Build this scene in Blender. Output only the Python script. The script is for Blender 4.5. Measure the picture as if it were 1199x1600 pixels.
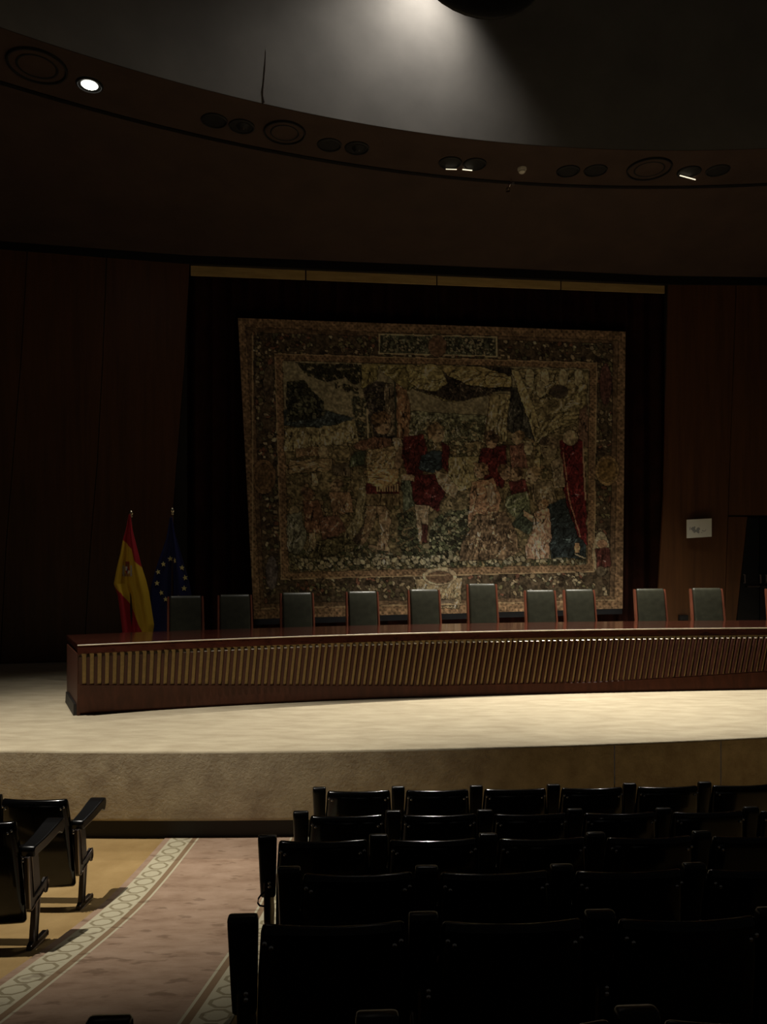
import bpy, math, random
import numpy as np
from mathutils import Vector, Matrix

random.seed(7)
RNG = np.random.RandomState(11)
for o in list(bpy.data.objects):
    bpy.data.objects.remove(o, do_unlink=True)
scene = bpy.context.scene
COL = scene.collection

# ------------------------------------------------------------------ camera
F, CX, HY, H = 1200.0, 599.5, 880.0, 2.36
cd = bpy.data.cameras.new('camera')
cd.sensor_fit = 'VERTICAL'; cd.sensor_height = 36.0; cd.sensor_width = 27.0
cd.lens = 36.0 * F / 1600.0
cd.shift_y = (HY - 800.0) / 1600.0
cd.clip_start = 0.05; cd.clip_end = 200
cam = bpy.data.objects.new('camera', cd); COL.objects.link(cam)
cam.location = (0, 0, H); cam.rotation_euler = (math.pi / 2, 0, 0)
scene.camera = cam

# ------------------------------------------------------------------ world and exposure
w = bpy.data.worlds.new('world'); scene.world = w; w.use_nodes = True
bg = w.node_tree.nodes['Background']
bg.inputs['Color'].default_value = (1.0, 0.9, 0.78, 1); bg.inputs['Strength'].default_value = 0.010
vs = scene.view_settings
vs.view_transform = 'Standard'; vs.look = 'None'; vs.exposure = 0.0; vs.gamma = 1.0
try: vs.use_curve_mapping = False
except Exception: pass


def spot(loc, target, watts, deg, blend, radius=0.06, color=(1.0, 0.935, 0.825), parent=None):
    l = bpy.data.lights.new('lamp_light', 'SPOT')
    l.energy = watts; l.spot_size = math.radians(deg); l.spot_blend = blend
    l.shadow_soft_size = radius; l.color = color
    o = bpy.data.objects.new('lamp_light', l); COL.objects.link(o)
    d = Vector(target) - Vector(loc)
    o.rotation_euler = d.to_track_quat('-Z', 'Y').to_euler()
    o.location = loc
    return o

# lamps of the hall: ring downlights over the stage edge, house lights of the auditorium ceiling
RING_Z = 8.0
spot((-3.47, 9.05, RING_Z - 0.06), (-3.3, 8.0, 0.76), 230, 60, 1.0)             # lit downlight at the left of the ring
spot((1.13, 10.9, RING_Z - 0.06), (1.9, 10.5, 0.76), 2100, 72, 1.0)             # glowing spotlight in the ring
spot((0.80, 10.8, RING_Z - 0.06), (1.3, 7.9, 0.76), 1350, 58, 1.0)              # its neighbour, turned to the stage edge and the seats
spot((4.4, 11.1, RING_Z - 0.06), (4.2, 10.2, 0.76), 2300, 78, 1.0)              # glowing spotlight, right
spot((-3.9, 4.8, 9.6), (-2.7, 6.55, 0.6), 3200, 46, 1.0)                        # house light over the front left

# ------------------------------------------------------------------ helpers
def P(px, py, Y):
    return ((px - CX) * Y / F, Y, H - (py - HY) * Y / F)

def on_plane(px, py, W0, W1):
    (x0, y0), (x1, y1) = W0, W1
    a = (px - CX) / F
    dx, dy = x1 - x0, y1 - y0
    t = (x0 * dy - y0 * dx) / (a * dy - dx)
    return (a * t, t, H - (py - HY) * t / F)

class MB:
    def __init__(s): s.v = []; s.f = []
    def add(s, v, f):
        n = len(s.v); s.v += [tuple(p) for p in v]; s.f += [tuple(i + n for i in q) for q in f]; return s
    def box(s, x0, x1, y0, y1, z0, z1):
        return s.add([(x0,y0,z0),(x1,y0,z0),(x1,y1,z0),(x0,y1,z0),(x0,y0,z1),(x1,y0,z1),(x1,y1,z1),(x0,y1,z1)],
                     [(0,3,2,1),(4,5,6,7),(0,1,5,4),(1,2,6,5),(2,3,7,6),(3,0,4,7)])
    def hexa(s, p):   # 8 points: bottom four, top four (counter-clockwise from above)
        return s.add(p, [(0,3,2,1),(4,5,6,7),(0,1,5,4),(1,2,6,5),(2,3,7,6),(3,0,4,7)])
    def prism(s, poly, fn0, fn1):   # a polygon of 2D points, mapped to two faces
        n = len(poly)
        v = [fn0(*p) for p in poly] + [fn1(*p) for p in poly]
        f = [tuple(range(n - 1, -1, -1)), tuple(range(n, 2 * n))]
        f += [(i, (i + 1) % n, n + (i + 1) % n, n + i) for i in range(n)]
        return s.add(v, f)
    def grid(s, rows, closed=False):
        nr, nc = len(rows), len(rows[0])
        v = [p for r in rows for p in r]; f = []
        for i in range(nr - 1):
            for j in range(nc if closed else nc - 1):
                k = (j + 1) % nc
                f.append((i * nc + j, i * nc + k, (i + 1) * nc + k, (i + 1) * nc + j))
        return s.add(v, f)
    def loft(s, rings, cap=True):
        n = len(s.v); s.grid(rings, True); m = len(rings[0])
        if cap:
            s.f.append(tuple(n + i for i in range(m - 1, -1, -1)))
            s.f.append(tuple(n + (len(rings) - 1) * m + i for i in range(m)))
        return s
    def tube(s, pts, r, n=8, closed=False):
        pts = [Vector(p) for p in pts]; rings = []; N = len(pts)
        for i, p in enumerate(pts):
            a = pts[i - 1] if (i or closed) else p
            b = pts[(i + 1) % N] if (i < N - 1 or closed) else p
            t = (b - a).normalized()
            up = Vector((0, 0, 1)) if abs(t.z) < .95 else Vector((1, 0, 0))
            u = t.cross(up).normalized(); v2 = t.cross(u)
            rr = r[i] if isinstance(r, (list, tuple)) else r
            rings.append([tuple(p + u * math.cos(q) * rr + v2 * math.sin(q) * rr) for q in [2 * math.pi * k / n for k in range(n)]])
        if closed: rings.append(rings[0])
        return s.loft(rings, not closed)
    def lathe(s, prof, c=(0, 0, 0), n=24, cap=True):
        return s.loft([[(c[0] + r * math.cos(2*math.pi*k/n), c[1] + r * math.sin(2*math.pi*k/n), c[2] + z) for k in range(n)] for r, z in prof], cap)
    def mesh(s, name, smooth=35):
        m = bpy.data.meshes.new(name); m.from_pydata(s.v, [], s.f); m.validate(); m.update()
        import bmesh
        b = bmesh.new(); b.from_mesh(m); bmesh.ops.recalc_face_normals(b, faces=b.faces); b.to_mesh(m); b.free()
        if smooth:
            m.shade_smooth(); m.set_sharp_from_angle(angle=math.radians(smooth))
        return m
    def build(s, name, mat, parent=None, smooth=35, bevel=0, seg=2):
        return link(name, s.mesh(name, smooth), mat, parent, bevel, seg)

def link(name, mesh, mat, parent=None, bevel=0, seg=2):
    o = bpy.data.objects.new(name, mesh); COL.objects.link(o)
    if mat and not mesh.materials: mesh.materials.append(mat)
    if parent: o.parent = parent
    if bevel:
        b = o.modifiers.new('bevel', 'BEVEL'); b.width = bevel; b.segments = seg; b.limit_method = 'ANGLE'; b.harden_normals = False
    return o

def tag(o, label=None, cat=None, group=None, kind=None):
    if label: o['label'] = label
    if cat: o['category'] = cat
    if group: o['group'] = group
    if kind: o['kind'] = kind
    return o

def thing(name, label, cat, loc=(0, 0, 0), rz=0, group=None):
    o = bpy.data.objects.new(name, None); COL.objects.link(o); o.empty_display_size = .1
    o.location = loc; o.rotation_euler = (0, 0, rz)
    return tag(o, label, cat, group)

def copy_tree(o, parent=None):
    c = o.copy(); COL.objects.link(c); c.parent = parent
    for ch in list(o.children): copy_tree(ch, c)
    return c

# ------------------------------------------------------------------ materials
def lin(c):
    return tuple((x / 255 / 12.92) if x / 255 <= .04045 else ((x / 255 + .055) / 1.055) ** 2.4 for x in c) + (1,)

class NT:
    def __init__(s, name):
        s.m = bpy.data.materials.new(name); s.m.use_nodes = True
        s.n = s.m.node_tree.nodes; s.l = s.m.node_tree.links; s.b = s.n['Principled BSDF']
    def new(s, t, **k):
        n = s.n.new(t)
        for a, b in k.items(): setattr(n, a, b)
        return n
    def put(s, a, b): s.l.new(a, b)
    def val(s, sock, v):
        if hasattr(v, 'is_output'): s.l.new(v, sock)
        else: sock.default_value = v
    def math(s, op, a, b=None, c=None):
        n = s.new('ShaderNodeMath', operation=op); s.val(n.inputs[0], a)
        if b is not None: s.val(n.inputs[1], b)
        if c is not None: s.val(n.inputs[2], c)
        return n.outputs[0]
    def mix(s, f, a, b):
        n = s.new('ShaderNodeMix', data_type='RGBA'); s.val(n.inputs[0], f); s.val(n.inputs[6], a); s.val(n.inputs[7], b); return n.outputs[2]
    def coord(s, scale=(1, 1, 1), kind='Object', rot=(0, 0, 0)):
        t = s.new('ShaderNodeTexCoord'); m = s.new('ShaderNodeMapping')
        m.inputs['Scale'].default_value = scale; m.inputs['Rotation'].default_value = rot
        s.put(t.outputs[kind], m.inputs[0]); return m.outputs[0]
    def noise(s, vec, scale, detail=4, rough=.55):
        n = s.new('ShaderNodeTexNoise'); s.put(vec, n.inputs['Vector'])
        n.inputs['Scale'].default_value = scale; n.inputs['Detail'].default_value = detail; n.inputs['Roughness'].default_value = rough
        return n.outputs['Fac']
    def ramp(s, f, stops):
        n = s.new('ShaderNodeValToRGB'); s.put(f, n.inputs[0]); e = n.color_ramp.elements
        while len(e) < len(stops): e.new(.5)
        for x, (p, c) in zip(e, stops): x.position = p; x.color = c if len(c) == 4 else lin(c)
        return n.outputs[0]
    def bump(s, h, strength=.3, dist=.01):
        n = s.new('ShaderNodeBump'); n.inputs['Strength'].default_value = strength; n.inputs['Distance'].default_value = dist
        s.put(h, n.inputs['Height']); s.put(n.outputs[0], s.b.inputs['Normal'])

def plain(name, c, rough=.6, metal=0, noise=0, spec=.5, scale=6):
    t = NT(name); t.b.inputs['Roughness'].default_value = rough; t.b.inputs['Metallic'].default_value = metal
    t.b.inputs['Specular IOR Level'].default_value = spec
    v = t.coord()
    f = t.noise(v, scale)
    k = noise or .08
    a = tuple(max(0, x * (1 - k)) for x in c); b = tuple(min(255, x * (1 + k)) for x in c)
    t.put(t.ramp(f, [(.3, a), (.7, b)]), t.b.inputs['Base Color'])
    return t.m

def wood(name, dark, light, rough=.35, scale=(14, 14, .7), coat=0, spec=.5):
    t = NT(name); v = t.coord(scale)
    f = t.noise(v, 2.2, 6, .6)
    t.put(t.ramp(f, [(.32, dark), (.68, light)]), t.b.inputs['Base Color'])
    t.b.inputs['Roughness'].default_value = rough; t.b.inputs['Coat Weight'].default_value = coat
    t.b.inputs['Coat Roughness'].default_value = .12; t.b.inputs['Specular IOR Level'].default_value = spec
    t.bump(t.noise(v, 6, 3), .05, .004)
    return t.m

def carpet(name, dark, light, streak=(1, 1, 1), pile=220, bump=.5):
    t = NT(name); v = t.coord(streak); vo = t.coord()
    big = t.noise(v, 2.6, 5, .6); fine = t.noise(vo, pile, 2)
    f = t.math('ADD', t.math('MULTIPLY', big, .75), t.math('MULTIPLY', fine, .25))
    t.put(t.ramp(f, [(.34, dark), (.66, light)]), t.b.inputs['Base Color'])
    t.b.inputs['Roughness'].default_value = .95; t.b.inputs['Specular IOR Level'].default_value = .1
    try:
        t.b.inputs['Sheen Weight'].default_value = .15; t.b.inputs['Sheen Roughness'].default_value = .5
    except Exception: pass
    h = t.math('ADD', t.math('MULTIPLY', t.noise(v, 16, 4), .7), t.math('MULTIPLY', fine, .3))
    t.bump(h, bump, .012)
    return t.m

def emit(name, c, s):
    t = NT(name); t.b.inputs['Base Color'].default_value = lin(c)
    t.b.inputs['Emission Color'].default_value = lin(c); t.b.inputs['Emission Strength'].default_value = s
    return t.m

def vcol(name, rough=.9, weave=900, spec=.1, amt=.25):
    t = NT(name); a = t.new('ShaderNodeVertexColor', layer_name='Col')
    v = t.coord((1, 1, 1)); f = t.noise(v, weave, 2)
    t.put(t.mix(t.math('MULTIPLY', f, amt), a.outputs[0], (.05, .04, .03, 1)), t.b.inputs['Base Color'])
    t.b.inputs['Roughness'].default_value = rough; t.b.inputs['Specular IOR Level'].default_value = spec
    t.bump(f, .15, .003)
    return t.m

M = dict(
    stage=carpet('beige_stage_carpet', (168, 154, 128), (196, 184, 156), (1.1, 3.0, 1.1)),
    stage_face=carpet('beige_stage_face_carpet', (160, 146, 122), (196, 184, 156), (2.2, 2.2, 2.2), bump=.8),
    plinth=plain('dark_plinth_paint', (22, 17, 13), .6),
    floor=carpet('golden_tan_floor_carpet', (148, 120, 74), (174, 145, 96)),
    wall=wood('dark_brown_wood_panel', (74, 46, 24), (96, 62, 34), .45, (5, 5, .35)),
    wall_back=plain('black_wall_backing', (20, 15, 11), .8),
    soffit=plain('brown_ceiling_paint', (66, 52, 45), .75, spec=.2, scale=2),
    ring=plain('brown_ring_paint', (68, 54, 47), .75, spec=.2, scale=2),
    drum=plain('grey_plaster', (120, 116, 110), .9, noise=.06, scale=1.5),
    black=plain('black_paint', (9, 8, 8), .5),
    recess=plain('dark_recess', (14, 12, 11), .7),
    curtain=plain('dark_brown_velvet', (44, 24, 20), .95, spec=.05, noise=.2, scale=3),
    pelmet=wood('gilt_pelmet_wood', (170, 144, 92), (196, 168, 112), .4, (.6, 6, 6)),
    tabletop=wood('red_mahogany_varnish', (54, 27, 20), (74, 38, 28), .14, (.8, 8, 8), .6),
    tablewood=wood('mahogany_veneer', (64, 34, 23), (84, 46, 32), .5, (6, 6, .6), 0, .25),
    slat=wood('mahogany_slat', (56, 29, 20), (74, 40, 28), .5, (9, 9, .6), 0, .25),
    backing=plain('tan_acoustic_cloth', (206, 178, 124), .9, spec=.1, noise=.05, scale=30),
    leather=plain('green_leather', (60, 60, 48), .34, noise=.1, scale=12),
    chairwood=wood('red_brown_chair_wood', (112, 62, 46), (140, 82, 60), .3, (10, 10, .8), .3),
    shell=plain('glossy_black_plastic', (6, 6, 7), .16, spec=.4),
    armpad=plain('black_rubber_arm', (8, 8, 9), .3),
    frame=plain('dark_brown_steel', (40, 32, 30), .4, .3),
    edging=plain('brushed_aluminium_edge', (150, 140, 134), .3, .9),
    bolt=plain('chrome_bolt', (220, 220, 220), .15, 1),
    lens=emit('lit_lamp_lens', (255, 250, 236), 14),
    glow=emit('glowing_lamp_edge', (255, 238, 205), 1.4),
    white=plain('off_white_plastic', (190, 184, 170), .5),
    chrome=plain('polished_metal', (210, 205, 195), .2, 1),
    brass=plain('pole_finial_metal', (200, 190, 160), .25, 1),
    pole=wood('dark_flag_pole', (50, 34, 24), (70, 48, 32), .4),
    tapestry=vcol('woven_wool_tapestry', .95, 700, .05, .35),
    lining=plain('navy_lining', (40, 46, 62), .9),
    flag=vcol('satin_flag_cloth', .55, 1200, .3, .1),
    cap=plain('pale_highlight_metal', (215, 205, 185), .4, .6),  # pale tone puts the highlights into the slat ends and table edge
    star=plain('gold_star_cloth', (222, 206, 130), .6),
    sign=None, door=plain('black_door_paint', (12, 12, 12), .35), cable=plain('black_cable', (12, 11, 11), .5),
)

M['shell'].node_tree.nodes['Principled BSDF'].inputs['Coat Weight'].default_value = .3
M['shell'].node_tree.nodes['Principled BSDF'].inputs['Coat Roughness'].default_value = .06

# ================================================================== THE SETTING
STZ = 0.76                                   # stage height
def stage_edge(X): return 6.53 + .0185 * (X + 1.9) ** 2

ZF = [(9, 0), (5.6, 0), (5.0, .045), (4.6, .11), (3.84, .235), (3.1, .37), (2.37, .52), (1.61, .65), (0, .95), (-2.5, 1.35)]
def zf(Y):
    ys = [a for a, b in ZF][::-1]; zs = [b for a, b in ZF][::-1]
    return float(np.mean(np.interp(Y + np.linspace(-.45, .45, 13), ys, zs)))

# raked floor of the auditorium
rows = []
for Y in np.linspace(-2.5, 8.2, 54):
    rows.append([(X, Y, zf(Y)) for X in (-9, -5, -2, 0, 2, 5, 9)])
tag(MB().grid(rows).build('floor', M['floor'], smooth=60), kind='structure')

# stage: carpeted top, carpeted front panels, recessed dark plinth
stage = thing('stage', 'wide low stage covered in beige carpet with curved front', 'stage'); del stage['category']; tag(stage, kind='structure')
xs = np.linspace(-8, 9, 69)
m = MB()
prof = [(0.006, STZ - .021), (0.009, STZ - .008), (0.022, STZ)]
rr = [[(X, stage_edge(X) + dy, z) for X in xs] for dy, z in prof]
for t in (.05, .2, .5, 1.0):
    rr.append([(X, stage_edge(X) + (15.2 - stage_edge(X)) * t, STZ) for X in xs])
m.grid(rr).build('carpet_top', M['stage'], stage, 50)
for a, b in ((-8, 2.05), (2.058, 3.07), (3.078, 9)):
    m = MB(); xx = np.linspace(a, b, max(4, int((b - a) * 4)))
    out = [[(X, stage_edge(X) + d, z) for X in xx] for d, z in ((.05, .16), (.012, .165), (.006, .19), (.006, STZ - .035), (.006, STZ - .0215), (.05, STZ - .0215))]
    m.grid(out).build('front_panel', M['stage_face'], stage, 50)
m = MB()
m.grid([[(X, stage_edge(X) + d, z) for X in xs] for d, z in ((.07, -.02), (.07, .19), (.3, .19))]).build('plinth', M['plinth'], stage)

# wood panelled walls either side of the curtain, each panel a slab with its own edges
LW = ((-6.1, 12.2), (-3.25, 12.8)); RW = ((5.07, 13.75), (6.9, 13.80))
def panel(name, eL, eR, W, parent, mat, th=.05, gap=.006):
    """eL, eR: matching lists of (px, py), top to bottom, of the left and right edge"""
    d = Vector((W[1][0] - W[0][0], W[1][1] - W[0][1], 0)).normalized(); n = Vector((d.y, -d.x, 0))
    f, b = [], []
    for l, r in zip(eL, eR):
        p = Vector(on_plane(*l, *W)) + d * gap; q = Vector(on_plane(*r, *W)) - d * gap
        f.append((p, q)); b.append((p - n * th, q - n * th))
    rings = [[tuple(a[0]), tuple(a[1]), tuple(c[1]), tuple(c[0])] for a, c in zip(f, b)]
    return MB().loft(rings).build(name, mat, parent, 20)

def wall(name, W, mat, th, ext0, ext1, z0, z1, back):
    d = Vector((W[1][0] - W[0][0], W[1][1] - W[0][1], 0)).normalized(); n = Vector((d.y, -d.x, 0))
    a = Vector((*W[0], 0)) + d * ext0 - n * back; b = Vector((*W[1], 0)) + d * ext1 - n * back
    pts = [a, b, b - n * th, a - n * th]
    o = MB().hexa([(p.x, p.y, z0) for p in pts] + [(p.x, p.y, z1) for p in pts]).build(name, mat, None, 0)
    return tag(o, kind='structure')

wl = wall('wall_left', LW, M['wall_back'], .12, -3.2, -.03, STZ, 7.5, .06)
ylv = [386, 560, 720, 860, 1034]
def edge(pts):
    ys = [p[1] for p in pts]; x_ = [p[0] for p in pts]
    return lambda y: float(np.interp(y, ys, x_)) if y <= ys[-1] else x_[-1] + (x_[-1] - x_[-2]) / (ys[-1] - ys[-2]) * (y - ys[-1])
e0 = edge([(-110, 380), (-150, 1040)]); e1 = edge([(43, 390), (28, 640), (12, 800), (0, 1040)])
e2 = edge([(167, 390), (158, 620), (150, 751), (140, 866), (131, 1040)]); e3 = edge([(297, 395), (285, 611), (271, 776), (256, 1000)])
def top_y(px): return 386 + px * .0667
for a, b in ((e0, e1), (e1, e2), (e2, e3)):
    L = [(a(y), y + (top_y(a(386)) - 386) * (1034 - y) / 648) for y in ylv]; R = [(b(y), y + (top_y(b(386)) - 386) * (1034 - y) / 648) for y in ylv]
    # the lower edge rests on the stage
    def rest(p):
        x = p[0]; q = on_plane(x, 1000, *LW); return (x, HY + (H - STZ - .01) * F / q[1])
    L[-1] = rest(L[-1]); R[-1] = rest(R[-1])
    panel('wood_panel', L, R, LW, wl, M['wall'])

wr = wall('wall_right', RW, M['wall_back'], .12, .03, 3.2, STZ, 7.5, .06)
g0 = edge([(1044, 439), (1041, 595), (1037, 775), (1029, 919), (1026, 1020)]); g1 = edge([(1151, 439), (1144, 640), (1138, 806), (1131, 1020)])
g2 = edge([(1300, 439), (1296, 1020)])
def restR(p):
    q = on_plane(p[0], 1000, *RW); return (p[0], HY + (H - STZ - .01) * F / q[1])
yr = [440, 600, 775, 919, 1015]
L = [(g0(y), y) for y in yr]; R = [(g1(y), y) for y in yr]; L[-1] = restR(L[-1]); R[-1] = restR(R[-1])
panel('wood_panel', L, R, RW, wr, M['wall'])
panel('wood_panel', [(g1(y), y) for y in (440, 600, 805)], [(g2(y), y) for y in (440, 600, 805)], RW, wr, M['wall'])
L = [(g1(807), 807.5), (g1(880), 880), restR((g1(1015), 1015))]; R = [(1169, 807.5), (1161, 880), restR((1146, 1015))]
panel('wood_panel', L, R, RW, wr, M['wall'])

# black double door with push bars at the far right
dr = thing('door_1', 'black door with push bars at the right', 'door'); del dr['category']; tag(dr, kind='structure')
RD = ((5.07, 13.73), (6.9, 13.78))
panel('door_leaf', [(1169, 809), (1161, 880), restR((1147, 1015))], [(1187, 809), (1187, 880), restR((1187, 1015))], RD, dr, M['door'], .05, .004)
panel('door_leaf', [(1188, 809), (1188, 880), restR((1188, 1015))], [(1292, 809), (1292, 880), restR((1292, 1015))], RD, dr, M['door'], .05, .004)
for x0, x1 in ((1166, 1184), (1191, 1240)):
    a = Vector(on_plane(x0, 916, *RD)); b = Vector(on_plane(x1, 916, *RD)); off = Vector((0, -.07, 0))
    MB().tube([a, a + off, b + off, b], .018, 8).build('push_bar', M['frame'], dr)
for x0 in (1161.5, 1186, 1195):
    a = Vector(on_plane(x0, 898, *RD)) + Vector((0, -.03, 0)); b = Vector(on_plane(x0 + .5, 911, *RD)) + Vector((0, -.03, 0))
    MB().tube([a, a + Vector((0, -.04, 0)), b + Vector((0, -.04, 0)), b], .012, 8).build('door_handle', M['edging'], dr)

# ceiling: sloped soffit, horizontal ring band with lamps, grey drum above it
CC = (4.0, -4.1); R_OUT, R_IN = 15.65, 14.6
def circ(R, X): return (X, CC[1] + math.sqrt(R * R - (X - CC[0]) ** 2))
WT = [(-9.2, 11.55), (-6.1, 12.2), (-3.25, 12.8), (5.07, 13.75), (6.9, 13.8), (10, 13.9)]
def wall_y(X): return float(np.interp(X, [p[0] for p in WT], [p[1] for p in WT]))
SZ = 7.43
sx = np.linspace(-9, 10, 60)
ra, rb = [], []
for X in sx:
    ra.append((X, wall_y(X) + .25, SZ)); rb.append((*circ(R_OUT, X), RING_Z))
so = MB().grid([ra, rb, [(p[0], p[1], p[2] + .1) for p in rb], [(p[0], p[1], p[2] + .4) for p in ra], ra]).build('ceiling', M['soffit'], None, 40)
tag(so, kind='structure')
ang = np.radians(np.linspace(-62, 30, 80))
def ringp(R, z): return [(CC[0] + R * math.sin(a), CC[1] + R * math.cos(a), z) for a in ang]
MB().grid([ringp(R_OUT - .02, RING_Z), ringp(R_IN, RING_Z), ringp(R_IN, RING_Z + .08), ringp(R_OUT - .02, RING_Z + .08), ringp(R_OUT - .02, RING_Z)]).build('ring_band', M['ring'], so, 30)
MB().grid([ringp(R_IN - .004, RING_Z + .004), ringp(R_IN - .004, 11.6), ringp(R_IN + .2, 11.6), ringp(R_IN + .2, RING_Z + .09), ringp(R_IN - .004, RING_Z + .09)]).build('drum_wall', M['drum'], so, 30)
# dark shadow-gap trim between soffit and ring and along the wall tops
t1 = MB().grid([ringp(R_OUT + .0, RING_Z - .012), ringp(R_OUT - .07, RING_Z - .012), ringp(R_OUT - .07, RING_Z + .02), ringp(R_OUT, RING_Z + .02), ringp(R_OUT, RING_Z - .012)]).build('trim_1', M['black'], None, 30)
tag(t1, kind='structure')
t2 = MB().grid([[(X, wall_y(X) - .03 + d, z) for X in sx] for d, z in ((0, SZ - .085), (0, SZ + .06), (.12, SZ + .06), (.12, SZ - .085), (0, SZ - .085))]).build('trim_2', M['black'], None, 30)
tag(t2, kind='structure')
# seam running down the drum plaster
def on_drum(px, py, R=R_IN):
    a = (px - CX) / F; A = a * a + 1; B = -2 * (a * CC[0] + CC[1]); C_ = CC[0] ** 2 + CC[1] ** 2 - R * R
    t = (-B + math.sqrt(B * B - 4 * A * C_)) / (2 * A); return (a * t, t, H - (py - HY) * t / F)
sm = MB().tube([on_drum(x, y, R_IN - .006) for x, y in ((415, 78), (415, 84), (415, 90), (414, 110), (412, 132), (411, 142), (411, 150), (413, 160))], [.0015, .002, .003, .006, .005, .008, .006, .010], 6).build('trim_3', M['soffit'], None)
tag(sm, kind='structure')

# curtain behind the tapestry, and the gilt pelmet over it
def curtain_y(X): return 13.2 + .135 * (X + 2.45)
xs2 = np.linspace(-3.75, 5.45, 520); ph = np.cumsum(RNG.uniform(.6, 1.4, 520)) * .36
rowsC = []
for z in (STZ + .01, 2.2, 4.0, 6.0, 7.6):
    amp = .055 if z < 6 else .045
    rowsC.append([(X, curtain_y(X) + amp * math.sin(p) + .02 * math.sin(p * .37), z) for X, p in zip(xs2, ph)])
cu = MB().grid(rowsC + [[(X, curtain_y(X) + .16, z) for X in xs2] for z in (7.6, STZ + .01)] + [rowsC[0]]).build('stage_curtain', M['curtain'], None, 60)
tag(cu, 'dark brown pleated curtain hanging behind the tapestry', 'curtain')
PW = ((-3.23, 12.86), (5.05, 13.80))
pel = thing('pelmet', 'narrow gilt pelmet strip above the dark curtain', 'pelmet')
cut = [297, 478, 683, 877, 1040]
for a, b in zip(cut[:-1], cut[1:]):
    ty = lambda x: 412 + (x - 297) * 33 / 743; by = lambda x: 430 + (x - 297) * 28 / 740
    panel('pelmet_board', [(a, ty(a)), (a, by(a))], [(b, ty(b)), (b, by(b))], PW, pel, M['pelmet'], .03, .012)

# ------------------------------------------------------------------ ring fittings
def on_ring(px, py, z=RING_Z):
    Y = (z - H) * F / (HY - py); return ((px - CX) * Y / F, Y, z)
def fitting(name, label, cat, px, py, r, lit=None, group=None):
    x, y, z = on_ring(px, py)
    t = thing(name, label, cat, (x, y, z), 0, group)
    MB().lathe([(r * .86, -.012), (r * .9, -.022), (r, -.016), (r + .004, -.001)], n=28, cap=False).build('trim_ring', M['recess' if not lit else 'black'], t)
    MB().lathe([(.001, -.004), (r * .9, -.004)], n=28, cap=False).build('recess', M['recess'], t)
    if lit == 'full':
        MB().lathe([(.001, -.016), (r * .55, -.016), (r * .62, -.008)], n=28, cap=False).build('lamp_lens', M['lens'], t)
    return t
fitting('downlight', 'brightly lit round downlight in the ceiling ring', 'downlight', 140, 132, .15, 'full')
GS = 'round speaker grilles in the ceiling ring'
for px, py, r, lab in ((58, 102, .32, 'large dark round ceiling speaker left of the lit downlight'), (445, 206, .27, 'large dark round ceiling speaker between two pairs of unlit spotlights'), (1015, 263, .31, 'large dark round ceiling speaker at the right of the ring')):
    x, y, z = on_ring(px, py)
    t = thing('ceiling_speaker', lab, 'speaker', (x, y, z), 0, GS)
    MB().lathe([(r * .92, -.008), (r * .95, -.03), (r, -.028), (r + .006, -.001)], n=36, cap=False).build('rim', M['recess'], t)
    g = MB().lathe([(.001, -.022), (r * .4, -.02), (r * .92, -.008)], n=36, cap=False).build('grille', M['ring'], t)
    MB().lathe([(r * .62, -.02), (r * .66, -.024), (r * .7, -.02)], n=36, cap=False).build('grille_ring', M['recess'], t)
pairs = [(335, 188, 'unlit recessed spotlight, left of the leftmost pair'), (378, 197, 'unlit recessed spotlight, right of the leftmost pair'),
         (515, 226, 'unlit recessed spotlight just right of the middle speaker'), (558, 231, 'unlit recessed spotlight, second right of the middle speaker'),
         (704, 254, 'glowing recessed spotlight, left of the glowing pair'), (742, 256, 'glowing recessed spotlight, right of the glowing pair'),
         (888, 267, 'unlit recessed spotlight, first right of the smoke detector'), (931, 266, 'unlit recessed spotlight, second right of the smoke detector'),
         (1077, 268, 'recessed spotlight with a bright glowing edge, right of the right speaker'), (1122, 266, 'unlit recessed spotlight at the far right of the ring')]
for px, py, lab in pairs:
    t = fitting('recessed_spotlight', lab, 'spotlight', px, py, .165, None, 'recessed spotlights in the ceiling ring')
    glow = {704: ((697, 261), (714, 261.5)), 742: ((723, 261.5), (738, 263)), 1077: ((1063, 271), (1087, 277.5))}.get(px)
    if glow:
        a = Vector(on_ring(*glow[0])) - t.location; b = Vector(on_ring(*glow[1])) - t.location
        a.z = b.z = -.03; k = .05 if px == 704 else .35
        MB().tube([a, b], .007 if px != 704 else .005, 8).build('glowing_lamp_edge', M['glow'], t)
    elif px in (378, 558):
        MB().lathe([(.001, -.06), (.05, -.055), (.09, -.01)], (.02, 0, 0), 20).build('lamp_head', M['recess'], t)
        MB().lathe([(.001, -.066), (.012, -.062), (.014, -.05)], (.03, -.04, 0), 10).build('lamp_tip', M['edging'], t)
x, y, z = on_ring(816, 263)
t = thing('smoke_detector', 'small round cream smoke detector on the ceiling ring', 'smoke detector', (x, y, z))
MB().lathe([(.065, 0), (.065, -.02), (.055, -.035)], n=24).build('base', M['white'], t)
MB().lathe([(.05, -.036), (.048, -.055), (.03, -.07), (.001, -.074)], n=24).build('cap', M['white'], t)
x, y, z = on_ring(799, 283, RING_Z - .03)
t = thing('ceiling_bracket', 'small shiny metal bracket at the edge of the ceiling ring', 'bracket', (x, y, z))
MB().tube([(0, 0, .03), (0, 0, -.04), (.05, -.02, -.07)], .014, 8).build('stem', M['chrome'], t)
MB().tube([(-.05, -.02, -.12), (-.02, 0, -.05), (.04, 0, -.02)], .016, 8).build('arm', M['chrome'], t)
MB().lathe([(.03, -.03), (.034, 0), (.02, .03)], (-.05, -.02, -.13), 12).build('head', M['chrome'], t)

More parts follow.
